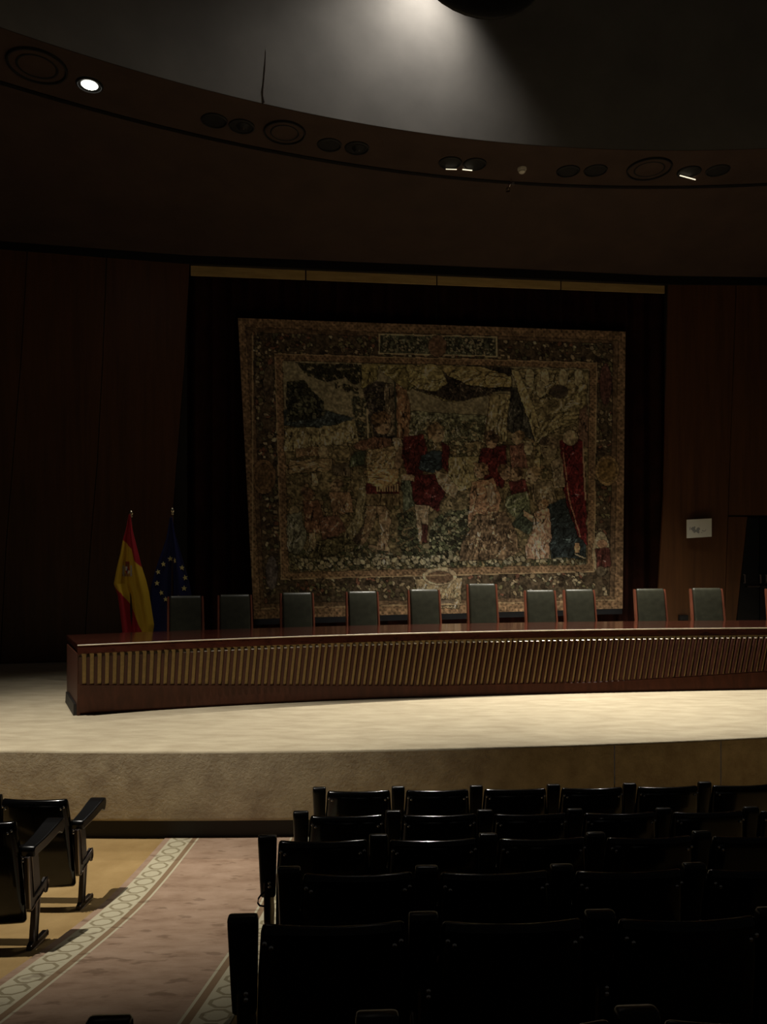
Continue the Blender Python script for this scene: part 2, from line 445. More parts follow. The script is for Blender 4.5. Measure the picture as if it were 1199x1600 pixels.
# house lamp that washes the drum wall: a lamp behind a big dark bowl shield at the top of the picture
d0 = Vector(on_drum(676, -62)); inward = (Vector((CC[0], CC[1], 0)) - Vector((d0.x, d0.y, 0))).normalized()
lp = d0 + inward * .62
t = thing('drum_wall_lamp', 'big dark bowl shaded wall lamp lighting the grey ceiling drum', 'lamp', lp)
MB().lathe([(.06, .03), (.06, .2), (.02, .21)], n=20).build('lamp_holder', M['black'], t)
MB().tube([(0, 0, .15), tuple(-inward * .6 + Vector((0, 0, .15)))], .02, 8).build('arm', M['black'], t)
side = Vector((-inward.y, inward.x, 0)); rows = []
sc = Vector(P(746, -98, (lp + inward * .28).y)) - lp
for i in range(9):
    th = math.pi / 2 * i / 8; r_ = .98 * math.sin(th) + .0001; dep = .14 * math.cos(th)
    rows.append([tuple(sc + inward * dep + side * (r_ * math.cos(q)) + Vector((0, 0, r_ * math.sin(q)))) for q in [2 * math.pi * k / 40 for k in range(40)]])
sh = MB().grid(rows, True).build('bowl_shield', M['recess'], t, 60); so_ = sh.modifiers.new('solid', 'SOLIDIFY'); so_.thickness = .012
spot(tuple(lp), on_drum(585, 200), 250, 120, 1.0, .12, (1.0, .95, .88))

# ================================================================== CONFERENCE TABLE
TZ = 1.53; FZ = 1.42
_tp = [(121, 1007), (250, 1002), (400, 996.5), (530, 991.7), (680, 987.5), (810, 985), (960, 982.7), (1199, 980.7)]
_bp = [(118, 1118), (250, 1110), (400, 1101), (530, 1096), (680, 1089), (810, 1085), (960, 1082.5), (1199, 1078)]
def curve(pts, z, extra):
    X, Y = [], []
    for px, py in pts:
        y = (H - z) * F / (py - HY); X.append((px - CX) * y / F); Y.append(y)
    X += [e[0] for e in extra]; Y += [e[1] for e in extra]
    c = np.polyfit(X, Y, 3); return lambda x: float(np.polyval(c, x))
top_f = curve(_tp, TZ, [(6.6, 10.05)]); bot_f = curve(_bp, STZ, [(6.6, 9.95)])
def xt_of(px):            # X of the top front edge seen at column px
    x = (px - CX) / F * 9
    for _ in range(30): x = (px - CX) / F * top_f(x)
    return x
XL, XR = xt_of(121), 6.4
def nrm(x):
    s = (top_f(x + .02) - top_f(x - .02)) / .04
    return Vector((s, -1, 0)).normalized()
def end_shift(x): return float(np.interp(x, [XL, XL + 1.0], [-.10, 0]))
def face(x, z, shift=None):     # point of the table's front, x along the front, z height
    t = (TZ - z) / (TZ - STZ)
    if shift is None: shift = end_shift(x)
    xb = x + shift
    return Vector((x * (1 - t) + xb * t, top_f(x) * (1 - t) + bot_f(xb) * t, z))
table = thing('conference_table', 'long curved mahogany conference table with slatted front on the stage', 'table')
tx = np.linspace(XL, XR, 90)
# top slab
rowsT = []
for d, z in ((0.004, FZ + .012), (-.012, FZ + .02), (-.012, TZ - .012), (0.0, TZ), (1.2, TZ), (1.2, TZ - .05), (.05, TZ - .06), (0.004, FZ + .012)):
    rowsT.append([tuple(Vector((x, top_f(x), z)) - nrm(x) * d) for x in tx])
mt = MB().grid(rowsT); n0 = len(tx)
mt.f.append(tuple(i * n0 for i in range(7))); mt.f.append(tuple(i * n0 + n0 - 1 for i in range(7)))
mt.build('table_top', M['tabletop'], table, 30)
lipz = TZ
MB().tube([tuple(Vector((x, top_f(x), TZ - .006)) + nrm(x) * .012) for x in tx], .007, 8).build('edge_bead', M['cap'], table)  # pale bead paints the bright reflection along the rounded table edge
_sb = [(121, 1069.5), (600, 1070.5), (680, 1071), (800, 1068), (920, 1065.6), (1060, 1057.5), (1199, 1048), (1500, 1040)]
def slat_bottom(x):
    y = top_f(x); px = CX + x * F / y
    py = float(np.interp(px, [p[0] for p in _sb], [p[1] for p in _sb])); t = (py - 1000) / 100
    z = 1.0
    for _ in range(8):
        Y = face(x, z).y; z = H - (py - HY) * Y / F
    return z
# backing cloth and base board
ns = .022
MB().grid([[tuple(face(x, FZ + .01) - nrm(x) * ns) for x in tx], [tuple(face(x, slat_bottom(x) - .01) - nrm(x) * ns) for x in tx],
           [tuple(face(x, slat_bottom(x) - .01) - nrm(x) * (ns + .03)) for x in tx], [tuple(face(x, FZ + .01) - nrm(x) * (ns + .03)) for x in tx],
           [tuple(face(x, FZ + .01) - nrm(x) * ns) for x in tx]]).build('backing', M['backing'], table, 30)
rb_ = [[tuple(face(x, slat_bottom(x)) - nrm(x) * (ns + .01)) for x in tx], [tuple(face(x, slat_bottom(x)) - nrm(x) * .004) for x in tx], [tuple(face(x, slat_bottom(x) - .008) + nrm(x) * .002) for x in tx],
       [tuple(face(x, STZ + .03, end_shift(x)) + nrm(x) * .002) for x in tx], [tuple(face(x, STZ + .028, end_shift(x)) - nrm(x) * .03) for x in tx], [tuple(face(x, STZ, end_shift(x)) - nrm(x) * .03) for x in tx],
       [tuple(face(x, STZ, end_shift(x)) - nrm(x) * .09) for x in tx]]
MB().grid(rb_).build('base_board', M['tablewood'], table, 30)
# slats, each one a piece
arc = [0.0]
fx = np.linspace(XL, XR, 1200)
for a, b in zip(fx[:-1], fx[1:]): arc.append(arc[-1] + math.hypot(b - a, top_f(b) - top_f(a)))
pitch, sw, proud = .0745, .032, .024
k = 0
while True:
    s0 = .012 + k * pitch
    if s0 + sw > arc[-1]: break
    xa = float(np.interp(s0, arc, fx)); xb = float(np.interp(s0 + sw, arc, fx)); k += 1
    pxc = CX + xa * F / top_f(xa)
    lean_px = float(np.interp(pxc, [121, 380, 700, 1199], [0, -5, -11, -10.5]))
    zb = slat_bottom(xa) ; lean = lean_px * top_f(xa) / F / (FZ - zb)
    pts = []; n = nrm(xa)
    for z in (zb, FZ):
        for xq, dn in ((xa, proud), (xb, proud), (xb, -ns - .004), (xa, -ns - .004)):
            q = face(xq, FZ)
            if z < FZ:
                pxq = CX + q.x * F / q.y + lean_px; xx_ = q.x
                for _ in range(6): xx_ = (pxq - CX) * face(xx_, z, 0).y / F
                q = face(xx_, z, 0); q.x = (pxq - CX) * q.y / F
            pts.append(q + n * dn)
    A, B, B2, A2 = pts[4:]
    # sloped upper end: the front edge lies lower than the back
    a1, b1_ = A - Vector((0, 0, .022)), B - Vector((0, 0, .022)); n = nrm(xa)
    a2, b2 = A - n * .030, B - n * .030
    v_ = [tuple(p) for p in pts[:4]] + [tuple(a1), tuple(b1_), tuple(b2), tuple(a2), tuple(B2), tuple(A2)]
    MB().add(v_, [(0, 3, 2, 1), (0, 1, 5, 4), (1, 2, 8, 6, 5), (3, 0, 4, 7, 9), (2, 3, 9, 8), (4, 5, 6, 7), (7, 6, 8, 9)]).build('slat', M['slat'], table, 0)
    sl_ = COL.objects[-1]
    sl_.data.materials.append(M['cap'])
    for p_ in sl_.data.polygons:
        if p_.index == 5: p_.material_index = 1  # sloped wooden end coloured pale to paint the lamp glint
# left end panel with low plinth
n = nrm(XL); a = Vector((XL, top_f(XL), 0)); tdir = Vector((-n.y, n.x, 0))
rg = []
for z, sh_ in ((STZ, end_shift(XL)), (STZ + .03, end_shift(XL)), (slat_bottom(XL) - .008, end_shift(XL)), (FZ + .01, end_shift(XL))):
    f_ = face(XL, z, sh_) + n * .004; q = f_ - n * 1.12
    rg.append([tuple(f_), tuple(f_ + tdir * .03), tuple(q + tdir * .03), tuple(q)])
MB().loft(rg).build('end_panel', M['tablewood'], table, 0)
f_ = face(XL, STZ, end_shift(XL)); q0 = f_ - n * .02; q1 = f_ - n * .9
MB().hexa([tuple(q0 - tdir * .035), tuple(q0), tuple(q1), tuple(q1 - tdir * .035)] + [tuple(p + Vector((.0, 0, .12))) for p in (q0 - tdir * .03, q0, q1, q1 - tdir * .03)]).build('end_plinth', M['plinth'], table, 0)

# ================================================================== CHAIRS BEHIND THE TABLE
def rrect(w_, d_, r, n=4):
    pts = []
    for cx_, cy_, a0 in ((w_/2 - r, d_/2 - r, 0), (-w_/2 + r, d_/2 - r, 90), (-w_/2 + r, -d_/2 + r, 180), (w_/2 - r, -d_/2 + r, 270)):
        for i in range(n + 1):
            t = math.radians(a0 + 90 * i / n); pts.append((cx_ + r * math.cos(t), cy_ + r * math.sin(t)))
    return pts
def make_chair(label):
    t = thing('conference_chair', label, 'chair', group='green leather chairs behind the conference table')
    lean = lambda z: .10 + (z - .45) * .16           # y of the backrest at height z (chair faces -y)
    rings = []
    for z, sc, dp in ((.40, .94, .05), (.42, 1, .075), (.7, 1, .085), (1.0, 1, .08), (1.17, 1, .075), (1.198, .985, .06), (1.21, .95, .03)):
        rings.append([(x, y + lean(z), z) for x, y in rrect(.415 * sc, dp, min(.025, dp * .45))])
    MB().loft(rings).build('backrest', M['leather'], t, 50)
    for s in (-1, 1):
        mb = MB()
        rg = []
        for z, w0, d0_ in ((.36, .032, .06), (.8, .03, .065), (1.16, .028, .06), (1.2, .024, .05)):
            rg.append([(s * (.229 + .01 * (1 - z)) + x, lean(z) + .012 + y, z) for x, y in rrect(w0, d0_, .008, 2)])
        mb.loft(rg).build('side_post', M['chairwood'], t, 50)
    MB().loft([[(x, y - .16, z) for x, y in rrect(.44 * k_, .46 * k_, .05)] for z, k_ in ((.37, .96), (.39, 1), (.45, 1), (.475, .95), (.48, .85))]).build('seat', M['leather'], t, 50)
    for s in (-1, 1):
        MB().tube([(s * .245, .12, .61), (s * .25, -.1, .62), (s * .25, -.3, .61), (s * .245, -.33, .56), (s * .24, -.34, .4)], .018, 8).build('armrest', M['chairwood'], t)
        for y in (-.33, .10):
            MB().tube([(s * .21, y, .4), (s * .215, y + (.0 if y < 0 else .05), .0)], [.022, .016], 8).build('leg', M['chairwood'], t)
    return t
chairs = [(290, 931, 56), (367, 929, 54), (464, 926, 54), (566, 924, 53), (662.5, 921, 53), (753, 912, 50), (844, 922, 52), (905, 921, 52), (1015.5, 920, 52), (1104, 919, 54), (1222, 919, 53)]
clab = ['dark green chair behind the table nearest the flags, half hiding the blue flag', 'dark green leather chair, second from the flags', 'dark green leather chair, third from the flags',
        'green leather chair, fourth from the flags, left of the tapestry middle', 'green leather chair directly left of the tallest chair', 'tallest green leather chair, at the middle of the table',
        'green leather chair directly right of the tallest chair', 'green leather chair in front of the right end of the tapestry', 'green leather chair between the tapestry and the white sign', 'green leather chair below the white sign on the wall',
        'chair cut off by the right picture edge, in front of the black door']
ch0 = None
for (px, py, wpx), lab in zip(chairs, clab):
    x = xt_of(px); n = nrm(x)
    yb = top_f(x) + 1.78
    yb = yb if px != 753 else yb + .1
    X = (px - CX) * yb / F
    if ch0 is None: ch0 = make_chair(lab); o = ch0
    else: o = copy_tree(ch0); o['label'] = lab
    zt = H - (py - HY) * yb / F - STZ
    s = zt / 1.21
    ang_ = math.atan2(n.x, -n.y) * .75
    o.rotation_euler = (0, 0, ang_)
    o.location = (X + .22 * math.sin(ang_), yb - .22 * math.cos(ang_), STZ + .002)
    o.scale = (wpx * yb / F / .49, 1, s)

# ================================================================== FLAGS
def flag_pole(name, label, tip, base_y, kind):
    tx_, ty_, Y = tip
    x, y, z = P(tx_, ty_, Y)
    t = thing(name, label, 'flag', (x, y, STZ))
    h = z - STZ
    MB().lathe([(.16, 0), (.16, .02), (.05, .04), (.03, .09)], n=24).build('base', M['brass'], t)
    MB().tube([(0, 0, .05), (0, 0, h - .1)], .014, 10).build('pole', M['pole'], t)
    MB().lathe([(.012, h - .1), (.02, h - .085), (.014, h - .07), (.028, h - .045), (.022, h - .02), (.002, h)], n=14).build('finial', M['brass'], t)
    return t
def drape(lft, rgt, Y, y0, y1, ny, nx, folds, col, amp=.05, base=None):
    """cloth hanging between two silhouettes (lists of (px, py)); folds give depth"""
    fl, fr = edge(lft), edge(rgt)
    V, C, F_ = [], [], []
    for i in range(ny):
        t = i / (ny - 1); py = y0 + (y1 - y0) * t
        for j in range(nx):
            w_ = j / (nx - 1); px = fl(py) + (fr(py) - fl(py)) * w_
            bot = base(w_) * t * t if base else 0
            q = P(px, py + bot, Y)
            dpt = -amp * min(1, .15 + 1.6 * t) * folds(w_, t) - .035
            V.append((q[0], q[1] + dpt, q[2])); C.append(col(px, py + bot, w_, t))
    for i in range(ny - 1):
        for j in range(nx - 1): F_.append((i*nx + j, i*nx + j + 1, (i+1)*nx + j + 1, (i+1)*nx + j))
    return V, F_, C
def cloth(name, V, F_, C, mat, parent, th=.004):
    inv = parent.location
    m = bpy.data.meshes.new(name); m.from_pydata([(v[0] - inv.x, v[1] - inv.y, v[2] - inv.z) for v in V], [], F_); m.update(); m.shade_smooth()
    a = m.color_attributes.new('Col', 'FLOAT_COLOR', 'POINT')
    a.data.foreach_set('color', np.array([lin(c) for c in C], dtype=np.float32).ravel())
    o = link(name, m, mat, parent)
    s = o.modifiers.new('solid', 'SOLIDIFY'); s.thickness = th; s.offset = 0
    return o
RED, YEL = (164, 34, 46), (206, 166, 44)
YF = 10.4
spain = flag_pole('flag_on_pole', 'draped red and yellow flag on a pole at the left end of the table', (205, 797, YF), 0, 'es')
b1 = edge([(150, 0), (151, 1)])
def es_col(px, py, w_, t):
    y1_ = np.interp(px, [180, 193, 207, 213, 223, 226], [828, 842, 858, 876, 886, 890])
    y2_ = np.interp(px, [172, 180, 192, 200, 213, 226, 240], [900, 915, 926, 938, 962, 990, 1010])
    if py < y1_: return RED
    if py > y2_: return RED
    dx, dy = px - 200.5, py - 891
    if abs(dx) < 4.2 and -6 < dy < 6 - abs(dx) * .5:
        if abs(dx) < 1.4 and abs(dy) < 2.2: return (70, 60, 100)
        return (200, 196, 190) if (dx > 0) == (dy > 0) else (150, 60, 52)
    if abs(dx) < 4 and -13 < dy <= -6: return (120, 84, 40) if abs(dx) < 3 and dy > -11 else (140, 50, 40)
    if 5.4 < abs(dx) < 7.4 and -7 < dy < 9: return (170, 164, 156)
    if abs(dx) < 8 and 9 > dy > 5: return (150, 110, 60)
    return YEL
V, F_, C = drape([(203, 804), (199, 825), (194, 842), (190, 865), (184, 890), (180, 912), (186, 930), (190, 960), (193, 986)],
                 [(205, 804), (209, 830), (216, 858), (223, 886), (230, 908), (234, 925), (238, 950), (242, 976), (240, 990)],
                 YF, 804, 988, 120, 64, lambda w_, t: .6 * math.sin(w_ * 9 + .5 + t * .8) + .5 * math.sin(w_ * 17 - t) + .6 * w_, es_col, .055)
cloth('flag_cloth', V, F_, C, M['flag'], spain)
YE = 10.5
eu = flag_pole('flag_on_pole', 'draped dark blue flag with gold stars on a pole behind the chairs', (269.5, 793, YE), 0, 'eu')
fold_eu = lambda w_, t: .6 * math.sin(w_ * 8 + 1.2) + .35 * math.sin(w_ * 19 + t)
eL = [(267, 808), (262, 840), (256, 858), (249, 878), (243, 898), (238, 918), (236, 950), (236, 1010)]
eR = [(270, 808), (276, 838), (283, 860), (290, 885), (297, 908), (301, 930), (304, 960), (306, 1010)]
V, F_, C = drape(eL, eR, YE, 808, 1006, 110, 60, fold_eu, lambda *a: (22, 28, 76), .05)
cloth('flag_cloth', V, F_, C, M['flag'], eu)
fl_, fr_ = edge(eL), edge(eR)
def star_mesh(r):
    poly = []
    for i in range(10):
        a_ = math.pi / 2 + i * math.pi / 5; q = r if i % 2 == 0 else r * .42
        poly.append((q * math.cos(a_), q * math.sin(a_)))
    return MB().prism(poly, lambda x, z: (x, 0, z), lambda x, z: (x, -.004, z)).mesh('star', 0)
smesh = star_mesh(.041); smesh.materials.append(M['star'])
for sx_, sy_, q in ((267, 873, 1), (275, 876, .6), (286, 887, 1), (291, 902.5, 1), (289.5, 919, 1), (256.5, 881.5, .75), (249.5, 893.5, .75), (247.5, 911, .85), (253, 926, .7), (260, 936, .6), (282, 934, .8), (271, 940, .8)):
    w_ = (sx_ - fl_(sy_)) / (fr_(sy_) - fl_(sy_)); t_ = (sy_ - 808) / 198
    dpt = -.05 * min(1, .15 + 1.6 * t_) * fold_eu(w_, t_) - .035
    x, y, z = P(sx_, sy_, YE)
    o = link('star', smesh, None, eu); o.location = (x - eu.location.x, y + dpt - .006 - eu.location.y, z - eu.location.z)
    dw = .02; sl = -.05 * (fold_eu(w_ + dw, t_) - fold_eu(w_ - dw, t_)) / (2 * dw * (fr_(sy_) - fl_(sy_)) * YE / F)
    o.rotation_euler = (0, random.uniform(-.3, .3), math.atan(sl) * .8); o.scale = (.6 + .4 * q, 1, .85 + .15 * q)

# ================================================================== WHITE SIGN AND SOCKET ON THE RIGHT WALL
SW = ((5.07, 13.68), (6.9, 13.60))
sg = thing('wall_sign', 'small white rectangular sign with a faint grey drawing on the wood wall', 'sign')
t = NT('white_sign_print'); t.b.inputs['Roughness'].default_value = .5
v = t.coord((1, 1, 1)); fz = t.noise(v, 9, 5, .6)
sep = t.new('ShaderNodeSeparateXYZ'); t.put(v, sep.inputs[0])
cxs, cys, czs = on_plane(1091, 826, *SW)
rx = t.math('DIVIDE', t.math('ABSOLUTE', t.math('SUBTRACT', sep.outputs[0], cxs)), .15); rz_ = t.math('DIVIDE', t.math('ABSOLUTE', t.math('SUBTRACT', sep.outputs[2], czs)), .085)
inside = t.math('LESS_THAN', t.math('ADD', t.math('POWER', rx, 2), t.math('POWER', rz_, 2)), 1.0)
ink = t.math('MULTIPLY', inside, t.math('GREATER_THAN', fz, .52))
t.put(t.mix(ink, lin((214, 214, 204)), lin((140, 142, 142))), t.b.inputs['Base Color'])
panel('sign_board', [(1074, 812), (1074, 841)], [(1112.5, 810), (1112.5, 838.5)], SW, sg, t.m, .03, 0)
for x0 in (1080, 1106):
    a = Vector(on_plane(x0, 826, *SW)); MB().tube([tuple(a + Vector((0, .02, 0))), tuple(a + Vector((0, .12, 0)))], .01, 8).build('standoff', M['chrome'], sg)
sk = thing('wall_socket', 'small dark socket box low on the wood wall between two chairs', 'socket')
KW = ((5.07, 13.70), (6.9, 13.75))
panel('box', [(1061.5, 961), (1061.5, 970)], [(1076, 961), (1076, 970)], KW, sk, M['black'], .04, 0)
panel('cover', [(1063.5, 962.5), (1063.5, 968.5)], [(1074, 962.5), (1074, 968.5)], ((5.07, 13.69), (6.9, 13.74)), sk, M['recess'], .012, 0)

# ================================================================== AISLE RUNNER
t = NT('pink_aisle_runner'); v = t.coord(); sep = t.new('ShaderNodeSeparateXYZ'); t.put(v, sep.inputs[0])
X_, Y_ = sep.outputs[0], sep.outputs[1]
xs_ = t.math('SUBTRACT', X_, t.math('MULTIPLY', t.math('SUBTRACT', Y_, 6.55), .036))     # across, skew removed
half = t.math('SUBTRACT', t.math('ABSOLUTE', t.math('SUBTRACT', xs_, -1.19)), .39)       # 0 at the inner line, grows outwards
def between(a, b): return t.math('MULTIPLY', t.math('GREATER_THAN', half, a), t.math('LESS_THAN', half, b))
stain = t.noise(t.coord((1.6, 3.4, 1)), 2.3, 4, .62); fine = t.noise(v, 240, 2)
pink = t.ramp(stain, [(.26, (140, 114, 94)), (.46, (164, 138, 116)), (.68, (178, 152, 130))])
cream, taupe = lin((196, 188, 160)), lin((142, 118, 92))
u = t.math('ABSOLUTE', t.math('DIVIDE', t.math('SUBTRACT', half, .149), .185))
vv = t.math('ABSOLUTE', t.math('SUBTRACT', t.math('FRACT', t.math('DIVIDE', Y_, .155)), .5))
vv = t.math('MULTIPLY', vv, .86)
oc = t.math('MAXIMUM', t.math('MAXIMUM', u, vv), t.math('MULTIPLY', t.math('ADD', u, vv), .74))
line = t.math('LESS_THAN', t.math('ABSOLUTE', t.math('SUBTRACT', oc, .345)), .052)
c = t.mix(between(0, .016), pink, cream); c = t.mix(between(.016, .056), c, taupe)
band = t.mix(line, cream, lin((150, 140, 112))); c = t.mix(between(.056, .242), c, band)
c = t.mix(t.math('MULTIPLY', fine, .22), c, lin((90, 70, 54)))
spots = t.ramp(t.noise(t.coord((2.4, 4.6, 1)), 2.4, 3, .5), [(.33, (1, 1, 1, 1)), (.40, (0, 0, 0, 1))])
c = t.mix(t.math('MULTIPLY', spots, .42), c, lin((84, 62, 46)))
t.put(c, t.b.inputs['Base Color']); t.b.inputs['Roughness'].default_value = .95; t.b.inputs['Specular IOR Level'].default_value = .08
t.bump(t.math('ADD', fine, stain), .3, .006)
rows = []
for Y in np.linspace(-2.4, 6.62, 60):
    k_ = .036 * (Y - 6.55)
    rows.append([(X + k_, Y, zf(Y) + dz) for X, dz in ((-1.875, .001), (-1.872, .007), (-1.2, .007), (-.568, .007), (-.565, .001))])
ru = MB().grid(rows).build('aisle_runner', t.m, None, 60)
tag(ru, 'pink beige aisle carpet runner with cream octagon chain borders', 'carpet')

# ================================================================== AUDITORIUM SEATS
PITCH = .55
def yrec(z): return -.07 + (.75 - z) * .13          # y of the back shell at height z: the top leans towards the rear
def shell_mesh():
    rings = []
    for z, w_, d_ in ((.15, .465, .03), (.165, .48, .05), (.30, .478, .06), (.45, .47, .062), (.60, .46, .06), (.70, .445, .058), (.735, .44, .05), (.752, .43, .034), (.757, .415, .012)):
        ring = []
        for x, y in rrect(w_, d_, d_ * .48, 4):
            bow = .03 * (1 - (2 * x / w_) ** 2)           # shell bows out to the rear in the middle
            ring.append((x, yrec(z) + y - bow, z))
        # extra points along the long sides keep the bow round
        n4 = len(ring) // 4; full = []
        for i, p in enumerate(ring):
            q = ring[(i + 1) % len(ring)]; full.append(p)
            if abs(p[0] - q[0]) > .1:
                for k_ in range(1, 8):
                    t_ = k_ / 8; xx = p[0] + (q[0] - p[0]) * t_
                    yy = (p[1] + q[1]) / 2 + .03 * (1 - (2 * p[0] / w_) ** 2) - .03 * (1 - (2 * xx / w_) ** 2)
                    full.append((xx, yy, z))
        rings.append(full)
    return MB().loft(rings).mesh('backrest', 60)
def pad_mesh():
    # tipped-up seat, upholstered
    rings = []
    for z, w_, d_, k_ in ((.17, .46, .04, 0), (.19, .49, .08, 0), (.40, .50, .10, .01), (.53, .49, .09, .03), (.56, .46, .04, .04)):
        rings.append([(x, y + .13 - k_, z) for x, y in rrect(w_, d_, d_ * .45, 3)])
    return MB().loft(rings).mesh('seat', 60)
ARM = [(-.06, .585), (-.05, .605), (.10, .622), (.22, .645), (.29, .656), (.318, .650), (.325, .63), (.322, .60), (.305, .572), (.285, .562), (.262, .575), (.24, .585), (.10, .56), (-.05, .545)]
def arm_mesh(s):
    wd = lambda y: .040 + .012 * max(0, min(1, (y + .05) / .3))
    return MB().prism(ARM, lambda y, z: (s * PITCH / 2 - wd(y), y, z), lambda y, z: (s * PITCH / 2 + wd(y), y, z)).mesh('armrest', 40)
def raised_arm_mesh(s):
    rings = []
    for z, w_, d_ in ((.462, .066, .03), (.47, .074, .05), (.55, .080, .055), (.66, .086, .058), (.74, .091, .06), (.768, .092, .056), (.779, .088, .04), (.782, .08, .02)):
        rings.append([(s * PITCH / 2 + x, yrec(z) + .01 + y, z) for x, y in rrect(w_, d_, min(w_, d_) * .3, 3)])
    return MB().loft(rings).mesh('armrest', 50)
LF = [(-.075, .55), (-.035, .555), (-.005, .30), (.14, .335), (.165, .345), (.175, .325), (.172, .285), (.155, .262), (.135, .268), (.13, .29), (-.03, .235), (-.05, .25)]
INNER = [(-.03, .545), (.06, .53), (.085, .335), (.0, .305)]
LEG = [(.02, .26), (.065, .275), (.03, .03), (.16, .03), (.168, .02), (.165, .0), (-.045, .0), (-.04, .03), (-.012, .045)]
def flat_mesh(poly, s, hw, name, off=0):
    c = s * (PITCH / 2 + off)
    return MB().prism(poly, lambda y, z: (c - hw, y, z), lambda y, z: (c + hw, y, z)).mesh(name, 30)
def edge_mesh(poly, s, c, r=.005):
    c = s * c
    return MB().tube([(c, y, z) for y, z in poly], r, 6, True).mesh('frame_edging', 60)
def bolt_mesh():
    m_ = MB()
    for z, r in ((0, .008), (.004, .008), (.007, .005)): pass
    m_.loft([[(r * math.cos(a), -h_, r * math.sin(a)) for a in [k * math.pi / 4 for k in range(8)]] for r, h_ in ((.008, 0), (.008, .005), (.004, .009))])
    return m_.mesh('bolt', 40)
SM = dict(shell=shell_mesh(), pad=pad_mesh(), bolt=bolt_mesh())
for s, q in ((-1, 'L'), (1, 'R')):
    SM['arm' + q] = arm_mesh(s); SM['up' + q] = raised_arm_mesh(s); SM['frame' + q] = flat_mesh(LF, s, .012, 'side_frame'); SM['panel' + q] = flat_mesh(INNER if s > 0 else [(-.05, .54), (.14, .53), (.17, .18), (.02, .09), (-.03, .12)], s, .008 if s > 0 else .012, 'side_panel')
    SM['leg' + q] = flat_mesh(LEG, s, .014, 'leg'); SM['edge' + q] = edge_mesh(LF, s, PITCH / 2 + .013)
    SM['legedge' + q] = edge_mesh(LEG, s, PITCH / 2 + .015)
def make_seat(sides):
    t = thing('auditorium_seat', 'black seat', 'seat', group='black auditorium seats')
    link('backrest', SM['shell'], M['shell'], t)
    link('seat', SM['pad'], M['armpad'], t)
    for q in sides:
        if q == 'L': link('armrest', SM['upL'], M['armpad'], t)
        else: link('armrest', SM['armR'], M['armpad'], t, .008, 2)
        link('side_panel', SM['panel' + q], M['frame'] if q == 'R' else M['armpad'], t)
        f_ = link('side_frame', SM['frame' + q], M['frame'], t); link('frame_edging', SM['edge' + q], M['edging'], f_)
        l_ = link('leg', SM['leg' + q], M['frame'], t); link('leg_edging', SM['legedge' + q], M['edging'], l_)
        s = -1 if q == 'L' else 1
        for dz in (0, -.018):
            o = link('bolt', SM['bolt'], M['bolt'], t); o.location = (s * .262, -.085, .555 + dz)
    for s in (-1, 1):
        for x, z in ((.205, .712), (.185, .70)):
            o = link('bolt', SM['bolt'], M['bolt'], t); o.location = (s * x, yrec(z) - .029 - .03 * (1 - (2 * x / .455) ** 2), z)
    return t
protoL, protoR, protoB = make_seat('L'), make_seat('R'), make_seat('LR')
used = {}
def seat(proto, x, y, rz, label, dz=0.0):
    if proto.name in used: o = copy_tree(proto)
    else: o = proto; used[proto.name] = 1
    o.location = (x, y, zf(y) + dz); o.rotation_euler = (0, 0, rz); o['label'] = label
    return o
ORD = ['first', 'second', 'third', 'fourth', 'fifth', 'sixth', 'seventh']
ROWN = ['front row', 'second row', 'third row', 'fourth row', 'fifth row', 'nearest row']
rowsR = [(5.39, 488, 6), (4.60, 457.4, 6), (3.84, 403, 5), (3.10, 433, 4), (2.37, 356, 4), (1.61, 140, 3)]
for r, (d, pxl, n_) in enumerate(rowsR):
    xl = (pxl - CX) * d / F + .05              # centre of the raised armrest at the aisle end
    for k in range(n_):
        x = xl + PITCH * (k + .5); y = d + .03 + .04 * (x - xl) + .006 * (x - xl) ** 2
        lab = 'glossy black seat at the aisle end of the %s, right block' % ROWN[r] if k == 0 else 'glossy black seat, %s from the aisle in the %s, right block' % (ORD[k], ROWN[r])
        seat(protoL if k < n_ - 1 else protoL, x, y, math.atan(.04 + .012 * (x - xl)), lab)
# left block beyond the aisle
xa1 = (128 - CX) * 5.12 / F - PITCH / 2 - .03
seat(protoB, xa1, 5.18, -.02, 'black seat at the aisle end of the front row, left block')
xa2 = (46 - CX) * 4.4 / F - PITCH / 2
seat(protoB, xa2, 4.44, -.02, 'black seat at the aisle end of the second row, left block')
seat(protoL, xa1 - PITCH, 5.16, -.02, 'black seat added to cast shadow, front row, left block, second from the aisle')  # the remaining left seats are added, mostly out of view, for their shadows
seat(protoL, xa2 - PITCH, 4.42, -.02, 'black seat added to cast shadow, second row, left block, second from the aisle')
seat(protoB, xa2 - .14, 3.70, -.02, 'black seat added to cast shadow, aisle end of the third row, left block')
seat(protoL, xa2 - .14 - PITCH, 3.68, -.02, 'black seat added to cast shadow, third row, left block, second from the aisle')
for c_ in list(protoR.children_recursive): bpy.data.objects.remove(c_, do_unlink=True)
bpy.data.objects.remove(protoR, do_unlink=True)
# thin cable looping out of the fourth row's aisle end
cb = MB().tube([P(416, 1392, 3.25), P(409, 1397, 3.22), P(404, 1404, 3.2), P(403, 1411, 3.2), P(406, 1415, 3.2), P(413, 1416, 3.24)], .004, 6).build('loose_cable', M['cable'], None)
tag(cb, 'thin black cable loop sticking out beside the fourth row seat', 'cable')

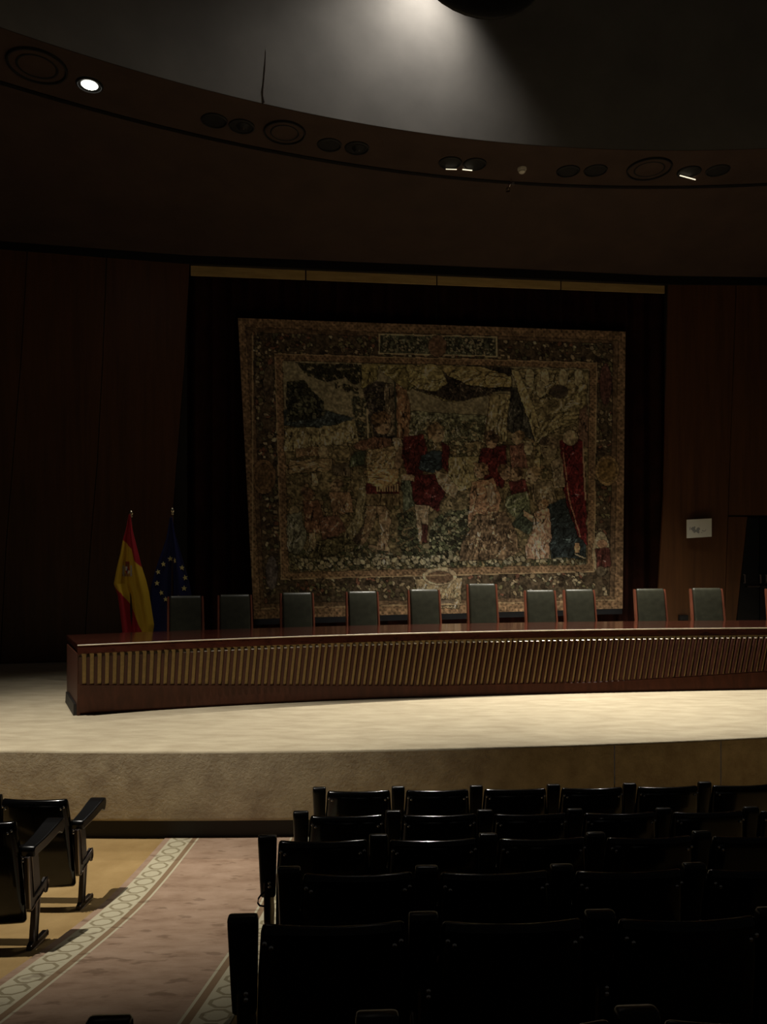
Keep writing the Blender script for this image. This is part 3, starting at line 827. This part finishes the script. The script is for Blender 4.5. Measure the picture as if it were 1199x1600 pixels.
# ================================================================== TAPESTRY
# woven picture: colours are laid out on a canvas and carried by the vertices of the hanging cloth
TQ = [(372, 497), (978, 518), (974, 951), (397, 967)]       # corners in the photograph
TWALL = ((-2.45, 12.95), (4.38, 13.93))
CX0, CY0, CW, CHH = 366, 488, 620, 486
SS = 1
yy, xx = np.mgrid[0:CHH, 0:CW].astype(np.float32); xx += CX0 + .5; yy += CY0 + .5
IMG = np.zeros((CHH, CW, 3), np.float32)
def vnoise(cell, seed, cy=None):
    r = np.random.RandomState(seed); cy = cy or cell
    h_, w2 = int(CHH / cy) + 3, int(CW / cell) + 3
    g = r.rand(h_, w2).astype(np.float32)
    fx_, fy_ = (xx - CX0) / cell, (yy - CY0) / cy
    i, j = fx_.astype(int), fy_.astype(int); u_, v_ = fx_ - i, fy_ - j
    u_ = u_ * u_ * (3 - 2 * u_); v_ = v_ * v_ * (3 - 2 * v_)
    return (g[j, i] * (1 - u_) + g[j, i + 1] * u_) * (1 - v_) + (g[j + 1, i] * (1 - u_) + g[j + 1, i + 1] * u_) * v_
N3, N6, N12, N30 = vnoise(2.2, 1), vnoise(5, 2), vnoise(11, 3), vnoise(30, 4)
def inpoly(pts):
    m_ = np.zeros((CHH, CW), bool); n_ = len(pts)
    wob = (N12 - .5) * 3
    X2, Y2 = xx + wob, yy + wob[::-1]
    for i in range(n_):
        (x1, y1), (x2, y2) = pts[i], pts[(i + 1) % n_]
        if y1 == y2: continue
        c_ = ((y1 > Y2) != (y2 > Y2)) & (X2 < (x2 - x1) * (Y2 - y1) / (y2 - y1) + x1)
        m_ ^= c_
    return m_
def dil(m_):
    d = m_.copy(); d[1:] |= m_[:-1]; d[:-1] |= m_[1:]; d[:, 1:] |= m_[:, :-1]; d[:, :-1] |= m_[:, 1:]; return d
def fill(mask, c, var=.18, outline=True, folds=None, fold_amp=.10):
    c = np.array(c, np.float32)
    k = 1 + var * (N6 - .5) * 2 + var * .8 * (N3 - .5) * 2
    if folds is not None:
        ang_, per = folds
        ph_ = (xx * math.cos(ang_) + yy * math.sin(ang_)) / per + 3.2 * N30 + 1.3 * N12
        k = k * (1 + fold_amp * np.sin(ph_ * 6.283))
    if outline:
        ring = dil(mask) & ~mask
        IMG[ring] = IMG[ring] * .55
    IMG[mask] = c * k[mask][:, None]
def strokes(mask, ang_, n_, seed, L=(7, 22)):
    r = np.random.RandomState(seed); ys_, xs__ = np.nonzero(mask)
    if len(ys_) < 30: return
    for _ in range(n_):
        i = r.randint(len(ys_)); x_, y_ = float(xs__[i]), float(ys_[i]); a_ = ang_ + r.normal(0, .28); cv = r.normal(0, .05)
        k_ = r.choice([.5, .62, 1.35, 1.55]); wdt = r.choice([1, 1, 2])
        for st in range(int(r.uniform(*L))):
            x_ += math.cos(a_); y_ += math.sin(a_); a_ += cv
            for q in range(wdt):
                xi, yi = int(x_) + q, int(y_)
                if 0 <= xi < CW and 0 <= yi < CHH and mask[yi, xi]: IMG[yi, xi] = np.minimum(IMG[yi, xi] * k_, 215)
_sid = [100]
def poly(pts, c, **k):
    m_ = inpoly(pts) ; fill(m_, c, **k)
    _sid[0] += 1
    if m_.sum() > 60: strokes(m_, (k['folds'][0] if k.get('folds') else .3) + 1.57, int(m_.sum() / 42), _sid[0])
def ell(cx_, cy_, rx_, ry_, c, rot=0, **k):
    a_, b_ = xx - cx_, yy - cy_; ca, sa = math.cos(rot), math.sin(rot)
    fill(((a_ * ca + b_ * sa) / rx_) ** 2 + ((b_ * ca - a_ * sa) / ry_) ** 2 < 1, c, **k)
def line(pts, c, wd=1.0):
    c = np.array(c, np.float32)
    for (x1, y1), (x2, y2) in zip(pts[:-1], pts[1:]):
        dx, dy = x2 - x1, y2 - y1; L2 = dx * dx + dy * dy + 1e-6
        t_ = np.clip(((xx - x1) * dx + (yy - y1) * dy) / L2, 0, 1)
        IMG[(xx - x1 - t_ * dx) ** 2 + (yy - y1 - t_ * dy) ** 2 < (wd / 2) ** 2] = c
def foliage(mask, n_, seed, cols, rmin=1.2, rmax=3.4):
    r = np.random.RandomState(seed); ys_, xs__ = np.nonzero(mask)
    if not len(ys_): return
    for _ in range(n_):
        i = r.randint(len(ys_)); cx_, cy_ = xs__[i], ys_[i]; a_, b_ = r.uniform(rmin, rmax), r.uniform(rmin * .6, rmax * .7); th = r.uniform(0, 3.14)
        c = np.array(cols[r.randint(len(cols))], np.float32) * r.uniform(.8, 1.15)
        x0_, x1_ = max(0, cx_ - 6), min(CW, cx_ + 7); y0_, y1_ = max(0, cy_ - 6), min(CHH, cy_ + 7)
        A, B = xx[y0_:y1_, x0_:x1_] - CX0 - cx_, yy[y0_:y1_, x0_:x1_] - CY0 - cy_
        q = ((A * math.cos(th) + B * math.sin(th)) / a_) ** 2 + ((B * math.cos(th) - A * math.sin(th)) / b_) ** 2
        sub = IMG[y0_:y1_, x0_:x1_]; sm_ = mask[y0_:y1_, x0_:x1_]
        e_ = (q < 1.9) & (q >= 1) & sm_; sub[e_] = sub[e_] * .6
        sub[(q < 1) & sm_] = c
def quadmask(a, b, c, d): 
    global N12
    keep = N12; N12 = np.full_like(keep, .5); m_ = inpoly([a, b, c, d]); N12 = keep; return m_
# borders
fill(np.ones((CHH, CW), bool), (134, 104, 74), outline=False)
inner1 = quadmask((385, 512), (966, 532), (961, 938), (408, 951))
fill(inner1, (104, 82, 60), outline=True)
orn = quadmask((394, 520), (958, 537), (954, 931), (414, 942))
fill(orn, (80, 68, 52), outline=True)
foliage(orn, 4200, 21, [(158, 140, 106), (134, 116, 86), (112, 108, 72), (120, 78, 60), (98, 98, 74), (176, 160, 126), (70, 56, 42), (56, 46, 36)], 1.5, 4.4)
inner2 = quadmask((429, 552), (933, 566), (930, 893), (440, 905))
fill(inner2, (136, 106, 76), outline=True)
bead = (np.sin(xx * .9) * np.sin(yy * .9) > .35) & inner2; IMG[bead] *= .72
bead = (np.sin(xx * .7) * np.sin(yy * .7) > .5) & ~inner1; IMG[bead] *= .75
fieldq = quadmask((442, 564), (921, 576), (919, 881), (452, 894))
fill(fieldq, (136, 124, 92), outline=True)
# cartouches and medallions in the borders
poly([(593, 521), (776, 526), (776, 556), (593, 552)], (84, 88, 70)); foliage(inpoly([(596, 524), (774, 529), (774, 553), (596, 549)]), 220, 5, [(140, 136, 108), (60, 62, 50), (150, 140, 110)])
for a, b in (((593, 522), (776, 527)), ((593, 552), (776, 557)), ((593, 522), (593, 552)), ((776, 527), (776, 557))): line([a, b], (186, 164, 122), 2)
ell(684, 541, 14, 17, (112, 84, 64))
ell(412, 745, 19, 27, (118, 90, 62)); ell(412, 745, 13, 20, (104, 80, 54), folds=(.5, 9))
ell(950, 735, 18, 23, (150, 120, 76)); ell(950, 735, 14, 18, (120, 94, 52), folds=(.9, 8))
ell(941, 865, 13, 34, (170, 156, 122)); ell(943, 850, 8, 7, (150, 112, 84)); poly([(932, 856), (954, 856), (957, 885), (934, 892)], (122, 62, 56), folds=(.3, 7)); ell(941, 893, 7, 8, (90, 80, 64))
ell(947, 600, 9, 32, (96, 62, 58), folds=(.2, 6)); ell(420, 600, 8, 30, (92, 78, 62), folds=(.2, 6)); ell(425, 895, 9, 26, (92, 84, 84), folds=(.2, 6))
poly([(648, 905), (722, 904), (718, 950), (656, 950)], (150, 130, 96)); ell(687, 900, 26, 14, (172, 150, 116)); ell(687, 902, 20, 9, (110, 84, 62)); poly([(662, 938), (708, 937), (708, 946), (662, 947)], (92, 80, 66))
for a, b in (((395, 520), (395, 900)), ((430, 560), (440, 905)), ((933, 566), (930, 893)), ((440, 905), (930, 893)), ((430, 553), (933, 567)), ((409, 951), (961, 938))): line([a, b], (164, 138, 100), 1.6)
# ---- picture field
MK = fieldq
sky = inpoly([(440, 560), (925, 570), (925, 660), (440, 655)]) & MK; fill(sky, (140, 130, 98), .14, False)
grd = inpoly([(440, 655), (925, 655), (925, 890), (440, 896)]) & MK; fill(grd, (112, 99, 68), .3, False)
foliage(grd, 900, 31, [(110, 98, 66), (144, 128, 92), (96, 92, 62), (128, 104, 72)], 2, 5)
poly([(443, 640), (470, 636), (510, 640), (535, 648), (552, 652), (540, 664), (500, 668), (443, 664)], (70, 82, 84), var=.3)
poly([(445, 668), (500, 668), (560, 655), (560, 690), (445, 706)], (146, 132, 90), var=.3)
poly([(640, 642), (700, 646), (790, 652), (790, 690), (640, 690)], (120, 122, 92), var=.4); foliage(inpoly([(640, 655), (790, 660), (790, 725), (690, 720), (640, 690)]), 260, 8, [(150, 138, 102), (98, 98, 70), (172, 158, 118), (84, 84, 62)], 1.5, 4)
poly([(700, 715), (748, 712), (748, 760), (700, 770)], (150, 138, 92), var=.3)
# trees at the left and leaves above
foliage(inpoly([(448, 596), (475, 594), (490, 612), (506, 628), (508, 652), (448, 660)]), 330, 9, [(56, 58, 46), (84, 86, 66), (44, 46, 40), (104, 104, 80)], 2, 5)
foliage(inpoly([(462, 567), (575, 568), (572, 592), (556, 602), (540, 590), (510, 598), (480, 588)]), 260, 10, [(58, 60, 44), (76, 76, 54), (48, 46, 38)], 1.6, 3.6)
foliage(inpoly([(524, 595), (560, 605), (566, 615), (540, 612), (524, 606)]), 30, 12, [(60, 60, 44)], 1.4, 2.6)
foliage(inpoly([(550, 620), (580, 615), (582, 690), (562, 690), (552, 650)]), 150, 13, [(84, 88, 70), (130, 124, 92), (64, 66, 54)], 1.6, 4)
# tent: big canopy, trunk, hangings
poly([(568, 606), (588, 596), (622, 600), (624, 690), (588, 690), (576, 640)], (62, 56, 50), var=.4); foliage(inpoly([(572, 606), (620, 600), (620, 640), (580, 650)]), 120, 14, [(84, 78, 66), (46, 42, 38), (104, 96, 74)], 1.5, 3.5)
poly([(600, 600), (622, 596), (624, 680), (606, 680)], (104, 92, 72), folds=(.1, 9))
poly([(618, 592), (634, 598), (641, 640), (640, 686), (622, 684)], (132, 96, 66), folds=(.1, 8))
line([(617, 596), (619, 680)], (54, 58, 46), 2.4); line([(574, 640), (576, 684)], (170, 156, 120), 3)
poly([(567, 567), (592, 568), (588, 592), (568, 606), (564, 604)], (140, 128, 76), folds=(.2, 10))
poly([(590, 568), (640, 569), (660, 590), (640, 612), (618, 596), (602, 584)], (136, 124, 74), folds=(.8, 13))
poly([(635, 569), (690, 570), (700, 600), (712, 628), (690, 625), (660, 612), (640, 596)], (150, 136, 84), folds=(.9, 14))
poly([(640, 606), (662, 612), (690, 622), (715, 627), (745, 622), (775, 612), (800, 612), (800, 575), (768, 572), (690, 572), (700, 598), (680, 612)], (48, 42, 36), var=.4); foliage(inpoly([(690, 590), (798, 592), (798, 610), (740, 622), (706, 620)]), 60, 15, [(96, 88, 72), (62, 54, 46)], 1, 2.4)
poly([(682, 571), (752, 573), (800, 588), (800, 604), (770, 606), (730, 600), (700, 586)], (150, 132, 82), folds=(1.2, 12))
poly([(766, 616), (802, 616), (790, 690), (758, 690)], (150, 136, 92), folds=(.1, 10)); line([(766, 616), (757, 690)], (96, 80, 56), 1.6); line([(792, 618), (780, 690)], (96, 80, 56), 1.6)
poly([(800, 606), (822, 610), (845, 690), (792, 672)], (58, 58, 52), var=.25)
poly([(798, 576), (920, 579), (918, 615), (880, 650), (862, 672), (846, 680), (828, 640), (812, 610)], (126, 113, 76), folds=(.7, 20), fold_amp=.25)
for px_ in (828, 852, 880, 905): ell(px_, 590, 7, 14, (168, 154, 112))
ell(874, 612, 14, 10, (70, 62, 52)); ell(845, 608, 7, 13, (160, 146, 106))
poly([(799, 577), (810, 578), (836, 640), (848, 690), (838, 694), (820, 640)], (166, 150, 100), folds=(.4, 9))
poly([(918, 600), (918, 640), (900, 662), (862, 672), (846, 694), (842, 740), (836, 720), (838, 690), (850, 664), (880, 640), (908, 600)], (140, 126, 84), folds=(.9, 12), fold_amp=.25)
poly([(905, 640), (919, 630), (919, 700), (905, 690)], (104, 78, 62), folds=(.1, 9))
# figures at the left in the middle distance
poly([(452, 720), (520, 716), (520, 735), (452, 740)], (140, 118, 82), folds=(1.5, 5)); poly([(462, 700), (500, 698), (500, 712), (462, 714)], (128, 102, 72)); poly([(488, 740), (496, 740), (496, 760), (488, 760)], (168, 150, 112))
poly([(520, 728), (548, 722), (548, 745), (520, 742)], (96, 84, 64)); poly([(556, 706), (570, 702), (570, 725), (546, 730), (548, 716)], (64, 74, 56))
for hx, hy, c in ((482, 772, (126, 92, 66)), (525, 760, (150, 124, 92)), (460, 800, (150, 132, 96)), (505, 706, (140, 124, 90))): ell(hx, hy, 8, 10, c)
poly([(474, 782), (498, 780), (506, 810), (500, 834), (478, 832)], (122, 84, 62), folds=(.3, 10)); poly([(515, 770), (548, 768), (552, 800), (520, 808)], (146, 112, 82), folds=(.3, 12))
poly([(448, 805), (470, 800), (480, 840), (470, 866), (450, 862)], (112, 112, 92), folds=(.3, 11)); poly([(484, 832), (494, 832), (494, 862), (484, 862)], (170, 148, 110))
poly([(500, 810), (530, 806), (540, 830), (505, 850)], (110, 76, 60), folds=(.5, 10))
# the standing soldier
poly([(566, 745), (580, 770), (584, 800), (560, 838), (540, 850), (536, 838), (556, 800), (560, 770)], (128, 118, 86), folds=(.3, 9))
poly([(588, 795), (578, 830), (560, 850), (548, 850), (566, 822), (576, 795)], (62, 50, 42))
poly([(586, 790), (604, 792), (612, 815), (606, 850), (612, 872), (598, 876), (592, 850), (598, 830)], (158, 130, 98), folds=(.1, 14), fold_amp=.15)
poly([(574, 788), (590, 790), (584, 824), (572, 846), (560, 856), (566, 836)], (140, 114, 86))
ell(612, 874, 18, 6, (160, 132, 98)); ell(588, 858, 14, 5, (128, 106, 80), .4)
poly([(572, 700), (622, 696), (624, 745), (618, 762), (574, 760)], (158, 134, 92), folds=(.8, 8)); poly([(574, 732), (624, 732), (622, 752), (600, 766), (576, 752)], (176, 142, 92), folds=(1.5, 6))
poly([(573, 752), (600, 768), (624, 752), (624, 772), (573, 774)], (124, 50, 48)); poly([(573, 772), (624, 772), (624, 790), (573, 790)], (124, 106, 74), folds=(.05, 8))
for k_ in range(9): line([(590 + k_ * 4, 760 - abs(k_ - 4) * .8), (590 + k_ * 4, 768)], (186, 160, 112), 1.4)
poly([(560, 690), (585, 682), (612, 684), (612, 698), (570, 704), (552, 700)], (120, 84, 64), folds=(.2, 9))
ell(598, 662, 13, 17, (156, 128, 96)); poly([(584, 650), (600, 642), (612, 650), (604, 658), (588, 668)], (112, 84, 58), var=.4)
poly([(614, 684), (628, 684), (632, 705), (624, 712), (616, 700)], (176, 158, 122)); ell(625, 715, 7, 18, (138, 112, 84), .2)
# the king in red
poly([(632, 682), (660, 678), (668, 700), (660, 740), (638, 742), (628, 715)], (126, 50, 48), folds=(.3, 13))
ell(683, 678, 11, 14, (158, 134, 100)); poly([(668, 668), (684, 660), (694, 668), (680, 674), (668, 690)], (124, 102, 70), var=.4)
poly([(658, 712), (676, 704), (694, 706), (696, 730), (676, 740), (656, 734)], (58, 76, 86), folds=(.9, 11)); poly([(690, 690), (702, 700), (700, 740), (692, 730)], (122, 48, 48))
poly([(640, 740), (660, 742), (690, 742), (694, 770), (684, 800), (672, 790), (650, 788), (640, 770)], (128, 48, 50), folds=(.4, 14))
poly([(627, 740), (650, 744), (648, 752), (628, 752)], (168, 142, 108)); poly([(680, 735), (698, 742), (716, 762), (712, 780), (696, 770), (684, 754)], (160, 140, 106), folds=(.8, 12), fold_amp=.15)
poly([(648, 788), (672, 790), (668, 822), (664, 846), (654, 846), (652, 820)], (160, 138, 106)); poly([(660, 820), (668, 820), (668, 848), (660, 848)], (124, 66, 58)); ell(668, 860, 9, 11, (118, 108, 80))
poly([(628, 750), (642, 752), (646, 790), (632, 800)], (92, 104, 86), folds=(.1, 8))
# bushes and stones of the foreground
foliage(inpoly([(690, 800), (740, 795), (730, 850), (725, 882), (668, 882), (672, 820)]), 420, 16, [(88, 96, 66), (124, 126, 92), (60, 64, 48), (150, 146, 112), (48, 48, 38)], 1.8, 4.4)
foliage(inpoly([(622, 800), (650, 800), (656, 850), (700, 884), (640, 884), (622, 850)]), 260, 17, [(80, 86, 60), (112, 112, 80), (58, 60, 46)], 1.6, 4)
foliage(inpoly([(452, 868), (520, 838), (580, 856), (660, 872), (919, 868), (919, 882), (452, 893)]), 620, 18, [(72, 78, 54), (58, 58, 44), (104, 100, 70), (150, 146, 120)], 1.5, 4)
foliage(inpoly([(470, 872), (700, 868), (860, 866), (860, 878), (700, 884), (470, 890)]), 120, 19, [(178, 166, 132), (160, 150, 116)], 2.5, 5.5)
poly([(500, 845), (540, 838), (560, 852), (520, 868), (480, 872)], (84, 78, 54), var=.4)
# kneeling women and courtiers
poly([(752, 702), (790, 696), (792, 735), (786, 762), (760, 756), (748, 730)], (132, 46, 48), folds=(.4, 14)); ell(768, 690, 9, 11, (146, 116, 88)); poly([(758, 676), (772, 672), (776, 684), (760, 690)], (84, 66, 50))
ell(808, 685, 9, 10, (164, 142, 106)); poly([(796, 696), (820, 694), (824, 730), (800, 735)], (124, 82, 66), folds=(.3, 10)); ell(826, 700, 7, 11, (172, 156, 118))
ell(790, 738, 9, 12, (150, 124, 96)); ell(806, 742, 9, 11, (154, 128, 98)); poly([(796, 752), (822, 750), (826, 770), (800, 776)], (126, 56, 56))
poly([(792, 775), (824, 768), (830, 800), (820, 826), (800, 806), (790, 790)], (100, 108, 78), folds=(.6, 8)); poly([(815, 800), (835, 810), (826, 836), (800, 820)], (62, 72, 58), folds=(.6, 7))
poly([(737, 752), (772, 748), (784, 780), (776, 806), (744, 802), (730, 826), (734, 780)], (168, 124, 90), folds=(.5, 10)); ell(750, 736, 9, 12, (166, 136, 106)); poly([(740, 724), (756, 722), (764, 740), (756, 742)], (138, 110, 78))
poly([(760, 758), (772, 758), (776, 786), (766, 792)], (170, 142, 110)); poly([(746, 806), (790, 800), (806, 830), (812, 862), (790, 874), (716, 876), (722, 848)], (104, 84, 62), var=.28, folds=(.3, 22), fold_amp=.15)
ell(832, 742, 10, 14, (168, 146, 114), .4); poly([(828, 754), (862, 750), (872, 790), (850, 800), (832, 780)], (128, 112, 84), folds=(.3, 10))
poly([(852, 790), (890, 776), (905, 812), (916, 852), (918, 872), (862, 872), (856, 830)], (54, 68, 72), folds=(.7, 13))
ell(848, 790, 7, 9, (166, 136, 104)); poly([(836, 800), (858, 796), (862, 824), (858, 872), (822, 874), (820, 856), (832, 832)], (172, 132, 104), folds=(.35, 11)); poly([(818, 796), (834, 806), (832, 816), (818, 806)], (170, 140, 106))
poly([(876, 690), (894, 676), (912, 690), (916, 760), (918, 852), (904, 836), (890, 800), (880, 760)], (142, 40, 44), folds=(.25, 12)); line([(880, 700), (890, 780), (908, 838)], (172, 120, 92), 1.6); line([(912, 690), (916, 780)], (160, 130, 100), 2)
ell(858, 700, 13, 18, (142, 126, 92)); ell(853, 690, 10, 6, (84, 70, 58)); poly([(862, 720), (878, 716), (884, 760), (866, 764)], (134, 118, 90), folds=(.4, 9)); ell(892, 684, 12, 12, (150, 132, 98), folds=(.6, 8))
ell(903, 856, 5, 8, (168, 130, 90)); line([(900, 866), (916, 872)], (170, 156, 124), 1.6)
# faces: hair, eye, nose and mouth marks on the heads
def features(hx, hy, r, d, hair):
    r2 = r * r
    hm = (((xx - hx + d * r * .45) / (r * .95)) ** 2 + ((yy - hy + r * .55) / (r * .85)) ** 2 < 1) & (((xx - hx - d * r * .6) / (r * .8)) ** 2 + ((yy - hy - r * .1) / (r * .9)) ** 2 > 1)
    fill(hm, hair, .4, False)
    line([(hx + d * r * .25, hy - 1), (hx + d * r * .55, hy - 1)], (58, 44, 36), 1.4)
    line([(hx + d * r * .75, hy - 1), (hx + d * r * .9, hy + r * .3)], (84, 62, 48), 1.2)
    line([(hx + d * r * .4, hy + r * .62), (hx + d * r * .7, hy + r * .6)], (96, 56, 48), 1.2)
for hx, hy, r, d_, hair in ((598, 662, 13, 1, (104, 80, 54)), (683, 678, 11, 1, (112, 90, 62)), (750, 736, 9, -1, (132, 104, 72)), (768, 690, 9, -1, (70, 54, 42)), (808, 685, 9, -1, (120, 96, 66)),
                            (832, 742, 10, -1, (140, 116, 80)), (848, 790, 7, -1, (130, 100, 70)), (806, 742, 9, -1, (96, 74, 54)), (790, 738, 9, 1, (100, 78, 56)), (482, 772, 8, 1, (84, 64, 48)), (525, 760, 8, -1, (96, 76, 56)), (858, 700, 12, -1, (104, 88, 66))):
    features(hx, hy, r, d_, hair)
# weave, wear, fading
IMG *= (.86 + .28 * N3)[:, :, None]
IMG *= (.92 + .16 * N30)[:, :, None]
g_ = IMG.mean(2, keepdims=True); IMG = (g_ + (IMG - g_) * .72) * 1.34
red_ = (IMG[:, :, 0] > 1.45 * IMG[:, :, 1]); IMG[red_] *= .66
blu_ = (IMG[:, :, 2] > 1.03 * IMG[:, :, 0]); IMG[blu_] *= .8
IMG = np.clip(IMG, 8, 235)
# cloth
tap = thing('tapestry', 'large old woven tapestry with robed figures hanging in front of the curtain', 'tapestry')
NX, NY = 500, 380
V, F_, cols = [], [], np.zeros((NX * NY, 4), np.float32); cols[:, 3] = 1
d = Vector((TWALL[1][0] - TWALL[0][0], TWALL[1][1] - TWALL[0][1], 0)).normalized(); nn = Vector((d.y, -d.x, 0))
def sag(u_, v_):     # the cloth billows a little, more towards the lower edge
    return .02 * math.sin(u_ * 11 + 1) * (.3 + v_) + .035 * v_ * v_ * math.sin(u_ * 23 + 2)
for j in range(NY):
    v_ = j / (NY - 1)
    for i in range(NX):
        u_ = i / (NX - 1)
        bx = (TQ[0][0] * (1 - u_) + TQ[1][0] * u_) * (1 - v_) + (TQ[3][0] * (1 - u_) + TQ[2][0] * u_) * v_
        by = (TQ[0][1] * (1 - u_) + TQ[1][1] * u_) * (1 - v_) + (TQ[3][1] * (1 - u_) + TQ[2][1] * u_) * v_
        p = Vector(on_plane(bx, by, *TWALL)) + nn * sag(u_, v_)
        V.append(tuple(p))
        c = IMG[min(CHH - 1, max(0, int(by - CY0))), min(CW - 1, max(0, int(bx - CX0)))] / 255
        cols[j * NX + i, :3] = c
cols[:, :3] = np.where(cols[:, :3] <= .04045, cols[:, :3] / 12.92, ((cols[:, :3] + .055) / 1.055) ** 2.4)
for j in range(NY - 1):
    for i in range(NX - 1): F_.append((j*NX + i, (j+1)*NX + i, (j+1)*NX + i + 1, j*NX + i + 1))
m_ = bpy.data.meshes.new('woven_cloth'); m_.from_pydata(V, [], F_); m_.update(); m_.shade_smooth()
at_ = m_.color_attributes.new('Col', 'FLOAT_COLOR', 'POINT'); at_.data.foreach_set('color', cols.ravel())
link('woven_cloth', m_, M['tapestry'], tap)
# navy lining showing below the hem
rows = []
for v_, ofs in ((0.02, -.02), (.5, -.02), (.985, -.025), (1.02, -.02)):
    r_ = []
    for i in range(60):
        u_ = i / 59
        bx = (TQ[0][0] * (1 - u_) + TQ[1][0] * u_) * (1 - v_) + (TQ[3][0] * (1 - u_) + TQ[2][0] * u_) * v_
        by = (TQ[0][1] * (1 - u_) + TQ[1][1] * u_) * (1 - v_) + (TQ[3][1] * (1 - u_) + TQ[2][1] * u_) * v_
        r_.append(tuple(Vector(on_plane(bx, by, *TWALL)) + nn * (sag(u_, v_) + ofs)))
    rows.append(r_)
lo = MB().grid(rows).build('lining', M['lining'], tap, 60); so_ = lo.modifiers.new('solid', 'SOLIDIFY'); so_.thickness = .008
for px_ in (484, 683, 878):
    a = Vector(on_plane(px_, 497 + (px_ - 372) * 21 / 606 + 4, *TWALL)); b = a + Vector((0, .05, 0)); b.z = 7.2
    MB().tube([tuple(a), tuple(b)], .006, 6).build('hanging_wire', M['recess'], tap)
